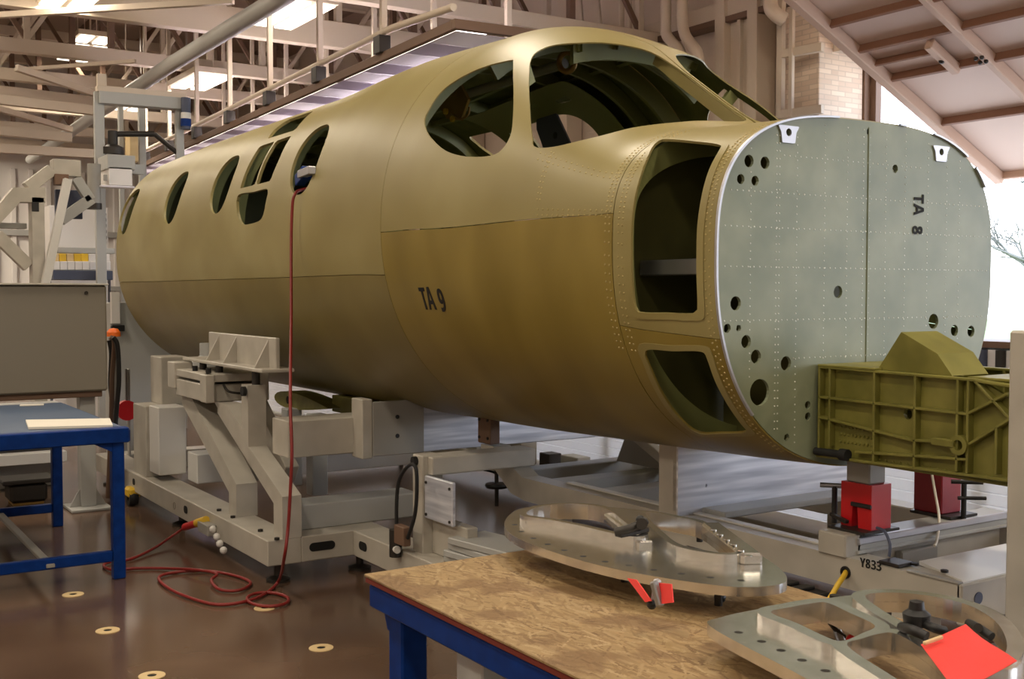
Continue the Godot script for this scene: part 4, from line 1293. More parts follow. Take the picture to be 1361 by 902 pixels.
# a machined ring: flange with drilled holes, a rib round each opening, all at height y
func ring_part(outer: PackedVector2Array, inner: Array, drill: PackedVector2Array, y: float, thick: float, rib_w: float, rib_h: float, root: Node3D) -> void:
	# plan view: x stays x, v = -z
	var t := Transform3D(Basis(Vector3.RIGHT, Vector3(0, 0, -1), Vector3.UP), Vector3(0, y, 0))
	var flip := func(pl: PackedVector2Array) -> PackedVector2Array:
		var q := PackedVector2Array()
		for v in pl:
			q.append(Vector2(v.x, -v.y))
		return q
	var holes := []
	var ol: PackedVector2Array = smooth_loop(flip.call(outer), 5)
	for h in inner:
		holes.append(smooth_loop(flip.call(h), 4))
	var all := holes.duplicate()
	for d in drill:
		all.append(oval(d.x, -d.y, 0.0085, 0.0085, 2.0, 12))
	var shade_discs := MB.new()  # dark discs inside the drilled holes, standing in for their deep shade
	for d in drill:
		shade_discs.lathe(Vector3(d.x, y - thick * 0.45, d.y), Vector3.UP, [Vector2(0.0084, 0), Vector2(0.0001, 0.0005)], 10)
	stuff(part("hole_shade_discs", shade_discs, M.hole_dark, root))
	part("flange", plate(ol, all, t, thick, 0.0048), M.ring_al, root)
	# the raised rib round the openings: neighbouring ribs run together
	var ribs: Array[PackedVector2Array] = []
	for h in holes:
		var big: PackedVector2Array = Geometry2D.offset_polygon(h, rib_w, Geometry2D.JOIN_ROUND)[0]
		var k := 0
		while k < ribs.size():
			var both := Geometry2D.merge_polygons(ribs[k], big)
			if both.size() == 1 or Geometry2D.is_polygon_clockwise(both[1]):
				big = both[0]
				ribs.remove_at(k)
				k = 0
			else:
				k += 1
		ribs.append(big)
	for r in ribs:
		part("raised_rib", plate(r, holes, t.translated_local(Vector3(0, 0, rib_h)), rib_h + 0.001, 0.005), M.ring_al, root)

func build_rings() -> void:
	var r1 := thing("machined_ring", Vector3(-2.0, 0.77, -1.65), "large oval machined aluminium ring frame on the bench's far side, with a diagonal brace", "ring frame")
	var y1 := 0.845
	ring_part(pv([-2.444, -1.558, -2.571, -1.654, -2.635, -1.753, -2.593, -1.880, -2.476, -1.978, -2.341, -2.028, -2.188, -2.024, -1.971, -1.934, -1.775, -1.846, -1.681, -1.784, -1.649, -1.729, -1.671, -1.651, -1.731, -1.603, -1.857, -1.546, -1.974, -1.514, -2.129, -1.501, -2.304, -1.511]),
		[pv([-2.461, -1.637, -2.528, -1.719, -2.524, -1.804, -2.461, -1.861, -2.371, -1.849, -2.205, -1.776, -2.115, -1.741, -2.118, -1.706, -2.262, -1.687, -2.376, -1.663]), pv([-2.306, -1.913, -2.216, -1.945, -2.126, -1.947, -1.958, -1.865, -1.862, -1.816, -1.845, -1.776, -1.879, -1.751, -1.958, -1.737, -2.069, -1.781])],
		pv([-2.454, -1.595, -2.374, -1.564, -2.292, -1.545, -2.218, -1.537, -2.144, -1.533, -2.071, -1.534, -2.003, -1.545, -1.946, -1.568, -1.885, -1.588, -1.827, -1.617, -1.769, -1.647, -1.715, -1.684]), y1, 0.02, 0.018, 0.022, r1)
	var mb := MB.new()
	mb.bar(Vector3(-2.112, 0.855, -1.965), Vector3(-1.803, 0.855, -1.804), 0.05, 0.03, 0.008)
	for k in 6:
		var p: Vector3 = Vector3(-2.035, 0.870, -1.903).lerp(Vector3(-1.788, 0.870, -1.776), k / 5.0)
		mb.lathe(p, Vector3.UP, [Vector2(0.009, 0), Vector2(0.009, 0.002), Vector2(0.006, 0.003), Vector2(0.0001, 0.003)], 10)
	part("diagonal_brace", mb, M.ring_al, r1, "ribbed diagonal brace of the ring")
	mb = MB.new()
	mb.bar(Vector3(-2.384, 0.850, -1.858), Vector3(-2.066, 0.850, -1.715), 0.04, 0.02, 0.006)
	part("diagonal_brace", mb, M.ring_al, r1)
	mb = MB.new()
	for p in [Vector3(-1.799, 0.800, -1.699), Vector3(-2.592, 0.800, -1.725), Vector3(-2.294, 0.800, -2.095), Vector3(-2.068, 0.800, -1.653)]:
		mb.cyl(Vector3(p.x, 0.77, p.z), Vector3(p.x, 0.828, p.z), 0.009, 10)
	part("standoff", mb, M.dark_steel, r1)
	part("standoff_knob", MB.new().ball(Vector3(-1.804, 0.786, -1.708), 0.0135, 12), M.black, r1)
	# dark toggle clamp lying on the ring
	var tc := thing("toggle_clamp", Vector3(-2.181, 0.868, -1.762), "dark bronze toggle clamp lying on the oval ring frame", "clamp")
	part("handle", MB.new().tube(spline([Vector3(-2.116, 0.878, -1.661), Vector3(-2.100, 0.884, -1.682), Vector3(-2.095, 0.892, -1.715), Vector3(-2.096, 0.900, -1.739)]), 0.011, 10), M.dark_steel, tc)
	part("jaw", MB.new().bar(Vector3(-2.107, 0.872, -1.665), Vector3(-2.116, 0.874, -1.761), 0.02, 0.012), M.dark_steel, tc)
	part("pivot", MB.new().cyl(Vector3(-2.186, 0.870, -1.802), Vector3(-2.073, 0.900, -1.709), 0.014, 12), M.dark_steel, tc)
	part("knob", MB.new().ball(Vector3(-2.110, 0.900, -1.735), 0.012, 12), M.black, tc)
	var pn := thing("marker_pen", Vector3(-2.448, 0.770, -1.917), "thin dark marker pen lying on the bench inside the oval ring", "pen")
	part("barrel", MB.new().cyl(Vector3(-2.496, 0.778, -1.882), Vector3(-2.423, 0.778, -1.889), 0.006, 10), M.black, pn)
	part("cap", MB.new().cyl(Vector3(-2.423, 0.778, -1.889), Vector3(-2.400, 0.778, -1.889), 0.0075, 10), M.dark_steel, pn)
	# red tags with a spring clamp under the near edge
	var sc := thing("spring_clamp", Vector3(-1.891, 0.770, -1.602), "chrome spring clamp with black tip hanging under the oval ring's near edge", "clamp")
	part("jaw", MB.new().bar(Vector3(-1.721, 0.875, -1.450), Vector3(-1.700, 0.828, -1.450), 0.014, 0.016), M.steel, sc)
	part("jaw", MB.new().bar(Vector3(-1.721, 0.877, -1.460), Vector3(-1.730, 0.829, -1.460), 0.014, 0.014), M.bright, sc)
	part("tip", MB.new().ball(Vector3(-1.727, 0.826, -1.450), 0.01, 10), M.black, sc)
	var tags := [[Vector3(-1.810, 0.861, -1.455), Vector3(-1.781, 0.864, -1.455), Vector3(-1.715, 0.838, -1.440), Vector3(-1.734, 0.831, -1.440)], [Vector3(-1.716, 0.871, -1.460), Vector3(-1.678, 0.877, -1.460), Vector3(-1.661, 0.846, -1.450), Vector3(-1.695, 0.835, -1.450)]]
	for k in 2:
		mb = MB.new()
		var q: Array = tags[k]
		var d := Vector3(0, 0, 0.0012)
		mb.quad(q[3] + d, q[2] + d, q[1] + d, q[0] + d)
		mb.quad(q[0] - d, q[1] - d, q[2] - d, q[3] - d)
		for i in 4:
			mb.quad(q[i] - d, q[i] + d, q[(i + 1) % 4] + d, q[(i + 1) % 4] - d)
		solo("red_tag", mb, M.red_tag, q[3], ["long red tag slanting left of the spring clamp under the oval ring", "short red tag right of the spring clamp under the oval ring"][k], "tag", "red tags under the oval ring")

	var r2 := thing("machined_ring", Vector3(-1.55, 0.77, -1.45), "machined aluminium ring frame with three openings at the bench's near right corner", "ring frame")
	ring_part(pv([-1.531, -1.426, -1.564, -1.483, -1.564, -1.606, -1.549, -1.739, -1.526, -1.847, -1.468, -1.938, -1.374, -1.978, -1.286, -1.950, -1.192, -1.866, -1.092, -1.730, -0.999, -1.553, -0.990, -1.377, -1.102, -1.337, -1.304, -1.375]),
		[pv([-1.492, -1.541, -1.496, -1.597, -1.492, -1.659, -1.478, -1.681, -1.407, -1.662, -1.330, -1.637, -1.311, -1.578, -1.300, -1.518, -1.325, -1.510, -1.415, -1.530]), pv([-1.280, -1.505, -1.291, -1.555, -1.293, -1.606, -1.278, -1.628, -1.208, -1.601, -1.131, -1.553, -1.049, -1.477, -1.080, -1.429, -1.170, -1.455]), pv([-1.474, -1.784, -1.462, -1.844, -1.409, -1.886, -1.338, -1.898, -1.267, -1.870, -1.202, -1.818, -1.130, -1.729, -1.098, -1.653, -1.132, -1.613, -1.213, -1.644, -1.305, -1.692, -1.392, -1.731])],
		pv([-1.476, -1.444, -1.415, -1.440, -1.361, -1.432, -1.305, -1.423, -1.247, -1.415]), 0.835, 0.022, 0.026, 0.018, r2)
	mb = MB.new()
	for p in [Vector3(-1.571, 0.800, -1.554), Vector3(-1.317, 0.800, -1.993), Vector3(-1.604, 0.800, -1.847), Vector3(-1.265, 0.800, -1.515)]:
		mb.cyl(Vector3(p.x, 0.77, p.z), Vector3(p.x, 0.815, p.z), 0.012, 10)
	part("standoff", mb, M.dark_steel, r2)
	var big := thing("red_tag", Vector3(-1.125, 0.862, -1.612), "large square red paper tag lying on the near ring frame", "tag")
	mb = MB.new()
	var us := 6
	var c0: Vector3 = Vector3(-1.176, 0.872, -1.562)
	var c1: Vector3 = Vector3(-1.186, 0.882, -1.695)
	var c2: Vector3 = Vector3(-1.039, 0.870, -1.617)
	var c3: Vector3 = Vector3(-1.019, 0.870, -1.431)
	for i in us:
		for k in us:
			var q := []
			for o in [[0, 0], [1, 0], [1, 1], [0, 1]]:
				var u: float = float(i + o[0]) / us
				var v: float = float(k + o[1]) / us
				q.append(c0.lerp(c3, u).lerp(c1.lerp(c2, u), v) + Vector3(0, 0.004 * sin(u * 5.0) * sin(v * 4.0), 0))
			mb.quad(q[0], q[1], q[2], q[3])
			mb.quad(q[3] - Vector3(0, 0.0008, 0), q[2] - Vector3(0, 0.0008, 0), q[1] - Vector3(0, 0.0008, 0), q[0] - Vector3(0, 0.0008, 0))
	part("sheet", mb, M.red_tag, big)
	part("pin", MB.new().bar(Vector3(-1.160, 0.880, -1.548), Vector3(-1.156, 0.885, -1.590), 0.006, 0.006), M.cream, big)
	var bc := thing("hand_clamp", Vector3(-1.254, 0.870, -1.656), "black plastic hand clamp gripping the near ring frame beside the red tag", "clamp")
	part("handle", MB.new().tube(spline([Vector3(-1.282, 0.860, -1.650), Vector3(-1.230, 0.872, -1.616), Vector3(-1.205, 0.868, -1.616)]), 0.009, 10), M.black, bc)
	part("handle", MB.new().tube(spline([Vector3(-1.257, 0.872, -1.671), Vector3(-1.224, 0.872, -1.658), Vector3(-1.214, 0.866, -1.677)]), 0.008, 10), M.black, bc)
	part("body", MB.new().lathe(Vector3(-1.264, 0.866, -1.666), Vector3.UP, [Vector2(0.022, 0), Vector2(0.024, 0.02), Vector2(0.014, 0.028), Vector2(0.012, 0.042), Vector2(0.0001, 0.045)], 14), M.black, bc)
	var b2 := thing("hand_clamp", Vector3(-1.189, 0.860, -1.752), "black clamp handle partly hidden behind the large red tag", "clamp")
	part("handle", MB.new().tube(spline([Vector3(-1.236, 0.858, -1.776), Vector3(-1.190, 0.866, -1.739), Vector3(-1.161, 0.860, -1.732)]), 0.008, 10), M.black, b2)
	part("pivot", MB.new().cyl(Vector3(-1.226, 0.850, -1.789), Vector3(-1.181, 0.872, -1.723), 0.008, 10), M.dark_steel, b2)
	var rk := thing("pin_clamp", Vector3(-1.500, 0.770, -1.755), "small steel pin clamp with a red knob inside the near ring's opening", "clamp")
	part("pin", MB.new().tube(spline([Vector3(-1.509, 0.800, -1.723), Vector3(-1.487, 0.790, -1.718), Vector3(-1.464, 0.785, -1.712)]), 0.005, 8), M.dark_steel, rk)
	part("body", MB.new().bar(Vector3(-1.498, 0.785, -1.731), Vector3(-1.442, 0.778, -1.683), 0.016, 0.014), M.steel, rk)
	part("knob", MB.new().ball(Vector3(-1.439, 0.785, -1.707), 0.013, 12), M.red, rk)

func build_left_table() -> void:
	var b := thing("steel_table", Vector3(-6.6, 0, -0.6), "blue steel table with a dull slate-blue top, at the left edge of the floor", "table")
	var x0 := -7.42
	var x1 := -5.84
	bb("table_top", Vector3(x0, 0.75, -1.45), Vector3(x1 + 0.0, 0.768, 0.3), "blue_top", b)
	bb("apron", Vector3(x1 - 0.05, 0.695, -1.46), Vector3(x1 + 0.02, 0.772, 0.3), "blue", b)
	bb("apron", Vector3(x0 - 0.02, 0.695, -1.46), Vector3(x0 + 0.05, 0.76, 0.3), "blue", b)
	bb("apron", Vector3(x0, 0.695, -1.47), Vector3(x1, 0.76, -1.41), "blue", b)
	for x in [x1 - 0.03, x0 + 0.03]:
		for z in [-1.41, 0.22]:
			bb("leg", Vector3(x - 0.03, 0, z - 0.03), Vector3(x + 0.03, 0.7, z + 0.03), "blue", b)
		bb("stretcher", Vector3(x - 0.02, 0.09, -1.38), Vector3(x + 0.02, 0.145, 0.2), "blue", b)
	bb("stretcher", Vector3(x0, 0.1, -1.1), Vector3(x1, 0.12, -1.06), "grey_paint", b, 0.003, "bare grey lower stretcher")
	var g := MB.new()
	g.prism(pv([0, 0, 0.1, 0, 0.0, -0.05]), Transform3D(Basis(Vector3(0, 0, 1), Vector3.UP, Vector3.LEFT), Vector3(x1, 0.7, -1.38)), 0.03)
	part("gusset", g, M.blue, b)
	var pp := MB.new()
	pp.prism(PackedVector2Array([Vector2(-6.372, -1.066), Vector2(-6.204, -1.456), Vector2(-5.881, -1.394), Vector2(-6.011, -1.018)]), Transform3D(Basis(Vector3.RIGHT, Vector3.BACK, Vector3.DOWN), Vector3(0, 0.782, 0)), 0.012)
	solo("paper_sheets", pp, M.paper, Vector3(-6.126, 0.770, -1.227), "few sheets of paper at the blue table's near corner", "paper")
	solo("paper_strip", MB.new().bar(Vector3(-7.3, 0.773, -1.19), Vector3(-7.27, 0.773, -1.32), 0.05, 0.008), M.paper, Vector3(-7.28, 0.769, -1.25), "narrow white paper strip at the back of the blue table top", "paper")

# --- the hall ----------------------------------------------------------------------------------------
const ZW := -10.9     # inner face of the far wall
const XJ := -9.6      # the wide doorway's left jamb
const XE := -31.0     # inner face of the end wall

func build_hall() -> void:
	struct("floor", MB.new().box(Vector3(-31.5, -0.2, -11.7), Vector3(9.5, 0, 9.5), 0), M.floor)
	struct("ceiling", MB.new().box(Vector3(-31.5, 7.4, -11.7), Vector3(9.5, 7.6, 9.5), 0), M.deck)
	struct("wall_far", MB.new().box(Vector3(-31.5, 0, -11.7), Vector3(XJ - 0.55, 7.4, ZW), 0).box(Vector3(XJ, 4.4, -11.7), Vector3(7.0, 7.4, ZW), 0).box(Vector3(7.0, 0, -11.7), Vector3(9.5, 7.4, ZW), 0), M.wall)
	struct("wall_end", MB.new().box(Vector3(-31.5, 0, ZW), Vector3(XE, 7.4, 9.5), 0), M.wall_white)
	struct("wall_near", MB.new().box(Vector3(XE, 0, 9.0), Vector3(9.0, 7.4, 9.5), 0), M.wall)
	struct("wall_right", MB.new().box(Vector3(9.0, 0, ZW), Vector3(9.5, 7.4, 9.5), 0), M.wall_white)
	struct("apron", MB.new().box(Vector3(-60, -0.2, -30.0), Vector3(60, -0.02, -11.7), 0), M.concrete, "pale concrete apron outside the doorway")
	struct("ground", MB.new().box(Vector3(-160, -0.4, -60), Vector3(120, -0.1, -30), 0), M.grass, "green grass beyond the apron")
	struct("hazy_ground", MB.new().box(Vector3(-260, -0.5, -300), Vector3(160, -0.12, -60), 0), M.concrete, "distant ground beyond the grass, coloured pale as haze")  # the pale colour stands in for white haze in the distance
	# brick pier of the doorway
	var pier := MB.new().box(Vector3(XJ - 0.55, 0, -11.45), Vector3(XJ, 7.4, ZW + 0.25), 0.01)
	struct("trim_1", pier, M.brick, "pale painted brick pier at the doorway's left jamb")
	struct("trim_2", MB.new().box(Vector3(XJ - 0.3, 0, -11.68), Vector3(XJ + 0.03, 5.3, -11.45)).box(Vector3(XJ + 0.0, 0, -11.66), Vector3(XJ + 0.12, 5.3, -11.55)), M.brown_steel, "brown steel door post behind the brick pier")

	# roof purlins and trusses
	for k in 14:
		var z := -10.0 + k * 1.4
		struct("trim_%d" % (10 + k), MB.new().box(Vector3(-30.9, 7.22, z - 0.05), Vector3(8.9, 7.4, z + 0.05), 0), M.brown_steel, "brown roof purlin")
	var n := 0
	for q in [[-12.6, 4.95, 0.2, "nearest visible roof truss, its pale lower chord crossing above the cockpit"], [-14.9, 4.9, 0.36, "roof truss with a deep pale lower chord, second from the nose"], [-17.9, 4.95, 0.2, "third roof truss, behind the twin ceiling lights"], [-20.6, 5.0, 0.2, "fourth roof truss, over the fuselage tail"], [-23.6, 4.95, 0.2, "fifth roof truss, left of the grey gantry"], [-26.6, 4.95, 0.2, "sixth roof truss, nearly at the end wall"], [-29.6, 4.95, 0.2, "farthest roof truss against the end wall"]]:
		truss(q[0], q[1], q[2], q[3])
		n += 1
	# columns on the far wall
	build_far_wall()
	build_end_wall()
	build_lights()
	build_overhead()
	build_tilt_door()
	build_outside()

func truss(x: float, y: float, h: float, label: String) -> void:
	var t := thing("roof_truss", Vector3(x, 0, ZW), label, "truss", "roof trusses")
	part("lower_chord", MB.new().box(Vector3(x - 0.09, y, ZW + 0.02), Vector3(x + 0.09, y + h, 6.0)), M.beam, t)
	part("upper_chord", MB.new().box(Vector3(x - 0.09, 7.0, ZW + 0.02), Vector3(x + 0.09, 7.2, 6.0)), M.beam, t)
	for k in 14:
		var z := ZW + 0.6 + k * 1.2
		part("web_post", MB.new().box(Vector3(x - 0.05, y + h, z - 0.045), Vector3(x + 0.05, 7.0, z + 0.045)), M.beam if k % 3 == 0 else M.brown_steel, t)
		if k < 13:
			part("web_diagonal", MB.new().bar(Vector3(x, y + h if k % 2 == 0 else 7.0, z), Vector3(x, 7.0 if k % 2 == 0 else y + h, z + 1.2), 0.06, 0.07), M.brown_steel if k % 2 == 0 else M.beam, t)
	part("column", MB.new().box(Vector3(x - 0.15, 0, ZW + 0.02), Vector3(x + 0.15, y, ZW + 0.32)), M.beam, t)

func build_far_wall() -> void:
	# crane girder along the wall and its columns
	var g := thing("wall_girder", Vector3(-16, 5.0, ZW), "pale steel girder running along the far wall behind the cockpit roof", "girder")
	part("girder", MB.new().box(Vector3(-24, 5.1, ZW + 0.1), Vector3(XJ - 0.3, 5.32, ZW + 0.3)), M.beam, g)
	part("flange", MB.new().box(Vector3(-24, 5.02, ZW + 0.1), Vector3(XJ - 0.3, 5.1, ZW + 0.34)), M.brown_steel, g)
	var k := 0
	for px in [[-10.93, 0.3, "broad pale steel wall column right behind the windshield post"]]:
		var c := thing("wall_column", Vector3(px[0], 0, ZW + 0.2), px[2], "column", "far wall columns")
		part("web", MB.new().box(Vector3(px[0] - 0.03, 0, ZW + 0.02), Vector3(px[0] + 0.03, 7.2, ZW + 0.3)), M.beam, c)
		for sg in [-1.0, 1.0]:
			part("flange", MB.new().box(Vector3(px[0] + sg * px[1] - 0.09, 0, ZW + 0.02), Vector3(px[0] + sg * px[1] + 0.09, 7.2, ZW + 0.36)), M.beam, c)
		part("cover_plate", MB.new().box(Vector3(px[0] - px[1], 0, ZW + 0.2), Vector3(px[0] + px[1], 7.2, ZW + 0.24)), M.beam, c)
		k += 1
	# wall panels between the columns
	for q in [[-12.6, -11.4], [-10.3, -10.18], [-14.6, -12.9]]:
		var p := MB.new().box(Vector3(q[0], 0.3, ZW + 0.0), Vector3(q[1], 4.0, ZW + 0.06))
		var o := struct("trim_%d" % (30 + k), p, M.wall, "flat wall panel between the columns")
		k += 1
	# service pipes bending down the wall
	k = 0
	for px in [[885, 0], [908, 1]]:
		var z := ZW + 0.62
		var pts := [Vector3(-11.976, 5.757, -10.250), Vector3(-11.971, 5.196, -10.250), Vector3(-11.954, 4.979, -10.250), Vector3(-11.755, 4.814, -10.200), Vector3(-11.545, 4.630, -10.150), Vector3(-11.496, 4.244, -10.150)] if k == 0 else [Vector3(-11.581, 5.658, -10.200), Vector3(-11.576, 5.140, -10.200), Vector3(-11.529, 4.902, -10.200), Vector3(-11.323, 4.709, -10.150), Vector3(-11.150, 4.526, -10.100), Vector3(-11.117, 4.181, -10.100)]
		solo("service_pipe", MB.new().tube(spline(pts), 0.075, 14), M.beam, pts[2], ["pale service pipe bending on the far wall, left of a pair", "pale service pipe bending on the far wall, right of a pair"][k], "pipe", "service pipes on the far wall")
		k += 1
	solo("duct_elbow", MB.new().tube(spline([Vector3(-9.978, 5.377, -10.200), Vector3(-9.972, 4.968, -10.200), Vector3(-9.896, 4.835, -10.200), Vector3(-9.843, 4.765, -10.300)]), 0.09, 14), M.beam, Vector3(-9.972, 4.968, -10.200), "short pale duct elbow above the wall ladder", "duct")
	k = 0
	for xs in [[Vector3(-14.177, 6.175, -10.400), Vector3(-14.077, 5.412, -10.400)], [Vector3(-13.738, 6.075, -10.400), Vector3(-13.604, 5.322, -10.400)], [Vector3(-13.139, 5.940, -10.400), Vector3(-13.133, 5.068, -10.400)], [Vector3(-12.964, 5.900, -10.400), Vector3(-12.941, 5.033, -10.400)], [Vector3(-12.809, 5.865, -10.400), Vector3(-12.837, 5.015, -10.400)]]:
		solo("conduit", MB.new().cyl(xs[0], xs[1], 0.025 if k < 2 else 0.04, 10), M.beam, xs[1], ["pale conduit above the cockpit roof, first from the left", "pale conduit above the cockpit roof, second from the left", "pale upright conduit behind the cockpit roof, left of a group of three", "pale upright conduit behind the cockpit roof, middle of a group of three", "pale upright conduit behind the cockpit roof, right of a group of three"][k], "conduit", "conduits on the far wall")
		k += 1
	# ladder beside the brick pier
	var ld := thing("wall_ladder", Vector3(XJ - 0.9, 2.5, ZW + 0.5), "pale steel cage ladder beside the brick pier", "ladder")
	part("rail", MB.new().bar(Vector3(-9.983, 5.318, -10.400), Vector3(-9.985, 3.594, -10.400), 0.07, 0.09, 0.004, Vector3.RIGHT), M.beam, ld)
	part("rail", MB.new().bar(Vector3(-9.805, 4.915, -10.400), Vector3(-9.812, 3.590, -10.400), 0.05, 0.06, 0.004, Vector3.RIGHT), M.beam, ld)
	for y in [Vector3(-9.958, 4.380, -10.400), Vector3(-9.948, 3.644, -10.400)]:
		part("rung", MB.new().bar(y, y + Vector3(0.55, 0, -0.1), 0.07, 0.1), M.beam, ld)
	solo("drain_pipe", MB.new().cyl(Vector3(-10.057, 4.834, -10.790), Vector3(-10.039, 3.520, -10.790), 0.09, 14), M.brown_steel, Vector3(-10.041, 3.708, -10.790), "dark brown drain pipe between ladder and brick pier", "pipe")
	# low corrugated barrier behind the fixture
	var bw := thing("slatted_barrier", Vector3(-5.0, 0, -4.95), "low white horizontally slatted barrier on the far side of the fixture", "barrier")
	for i in 12:
		var yy := 0.03 + i * 0.063
		part("slat", MB.new().box(Vector3(-15.0, yy, -4.965), Vector3(-0.5, yy + 0.0615, -4.945), 0.006), M.translucent_sheet, bw)
	part("bottom_rail", MB.new().box(Vector3(-15.0, 0.0, -4.98), Vector3(-0.45, 0.03, -4.92)), M.machine_grey, bw)
	part("top_rail", MB.new().box(Vector3(-15.0, 0.78, -4.98), Vector3(-0.45, 0.81, -4.92)), M.machine_grey, bw)
	for x in [-14.9, -12.0, -9.2, -6.4, -3.4, -0.46]:
		part("post", MB.new().box(Vector3(x - 0.03, 0, -5.03), Vector3(x + 0.03, 0.81, -4.98)), M.machine_grey, bw)

func build_end_wall() -> void:
	# cladding ribs
	var wall: Node3D = get_node("wall_end")
	O = Vector3.ZERO
	for k in 34:
		var z := -9.6 + k * 0.42
		part("cladding_rib", MB.new().box(Vector3(XE, 0.1, z - 0.07), Vector3(XE + 0.09, 4.6, z + 0.07), 0.02), M.wall_white, wall)
	part("cladding_rail", MB.new().box(Vector3(XE + 0.09, 2.9, -9.8), Vector3(XE + 0.15, 3.05, 8.5)), M.machine_grey, wall)
	part("cladding_rail", MB.new().box(Vector3(XE + 0.09, 1.5, -9.8), Vector3(XE + 0.15, 1.62, 8.5)), M.machine_grey, wall)

func build_lights() -> void:
	# fluorescent fittings hung below the trusses, in rows over the whole hall
	var k := 0
	var places := []
	for p in [Vector3(-13.670, 4.950, -5.515), Vector3(-17.958, 4.800, -5.709), Vector3(-14.462, 4.950, -2.992), Vector3(-20.132, 4.700, -5.232), Vector3(-21.403, 6.000, -4.832), Vector3(-22.246, 6.000, -4.924), Vector3(-23.233, 6.000, -4.902)]:
		places.append(p)
	for x in [-6.5, -1.5, 3.5]:
		for z in [-7.5, -3.4, 1.0, 5.5]:
			places.append(Vector3(x, 6.0, z))
	for x in [-11.5, -17.0, -23.0]:
		for z in [1.0, 5.5]:
			places.append(Vector3(x, 6.0, z))
	for q in [Vector3(-28, 5.2, -2.5), Vector3(-28, 5.2, 0.5), Vector3(-13, 6, -1.2), Vector3(-19, 6, -1.0)]:  # extra unseen lamps, added to brighten the end wall and left machines
		places.append(q)
	for p in places:
		var lab: String = ["twin-tube ceiling light above the cabin's front windows", "twin-tube ceiling light left of the overhead canopy", "twin-tube ceiling light at the photo's top left", "twin-tube ceiling light seen through the grey gantry", "small far ceiling light left of the roof pipe, uppermost of three", "small far ceiling light left of the roof pipe, middle of three", "small far ceiling light left of the roof pipe, lowest of three"][k] if k < 7 else "twin-tube ceiling light outside the view, %s row, %s from the far wall" % [["first", "second", "third", "fourth", "fifth", "sixth", "seventh", "eighth"][(k - 7) / 4 if k < 19 else 3 + (k - 19) / 2], ["first", "second", "third", "fourth"][(k - 7) % 4 if k < 19 else 2 + (k + 1) % 2]]
		var t := thing("ceiling_light", p, lab, "ceiling light", "ceiling lights")
		var f := 0.42 if k in [4, 5, 6] else 1.0
		part("housing", MB.new().box(p + Vector3(-0.75 * f, 0.03, -0.32), p + Vector3(0.75 * f, 0.12, 0.32)), M.beam, t)
		for s in [-1, 1]:
			part("tube_lamp", MB.new().box(p + Vector3(-0.72 * f, 0.0, s * 0.16 - 0.12), p + Vector3(0.72 * f, 0.028, s * 0.16 + 0.12), 0.012), M.lamp_glow, t)
		for s in [-0.6 * f, 0.6 * f]:
			part("hanger", MB.new().cyl(p + Vector3(s, 0.12, 0), Vector3(p.x + s, 7.4, p.z), 0.01, 6), M.beam, t)
		var l := AreaLight3D.new()
		l.name = "lamp_light"
		l.area_size = Vector2(1.4 * f, 0.6)
		l.light_energy = LAMP * (0.35 if k < 7 else (2.0 if p.x < -27.0 else 1.0))
		l.light_color = Color(1.0, 0.94, 0.85)
		l.shadow_enabled = true
		l.set("area_range", 40.0)
		t.add_child(l, true)
		l.position = Vector3(0, -0.01, 0)
		l.rotation_degrees = Vector3(-90, 0, 0)
		k += 1

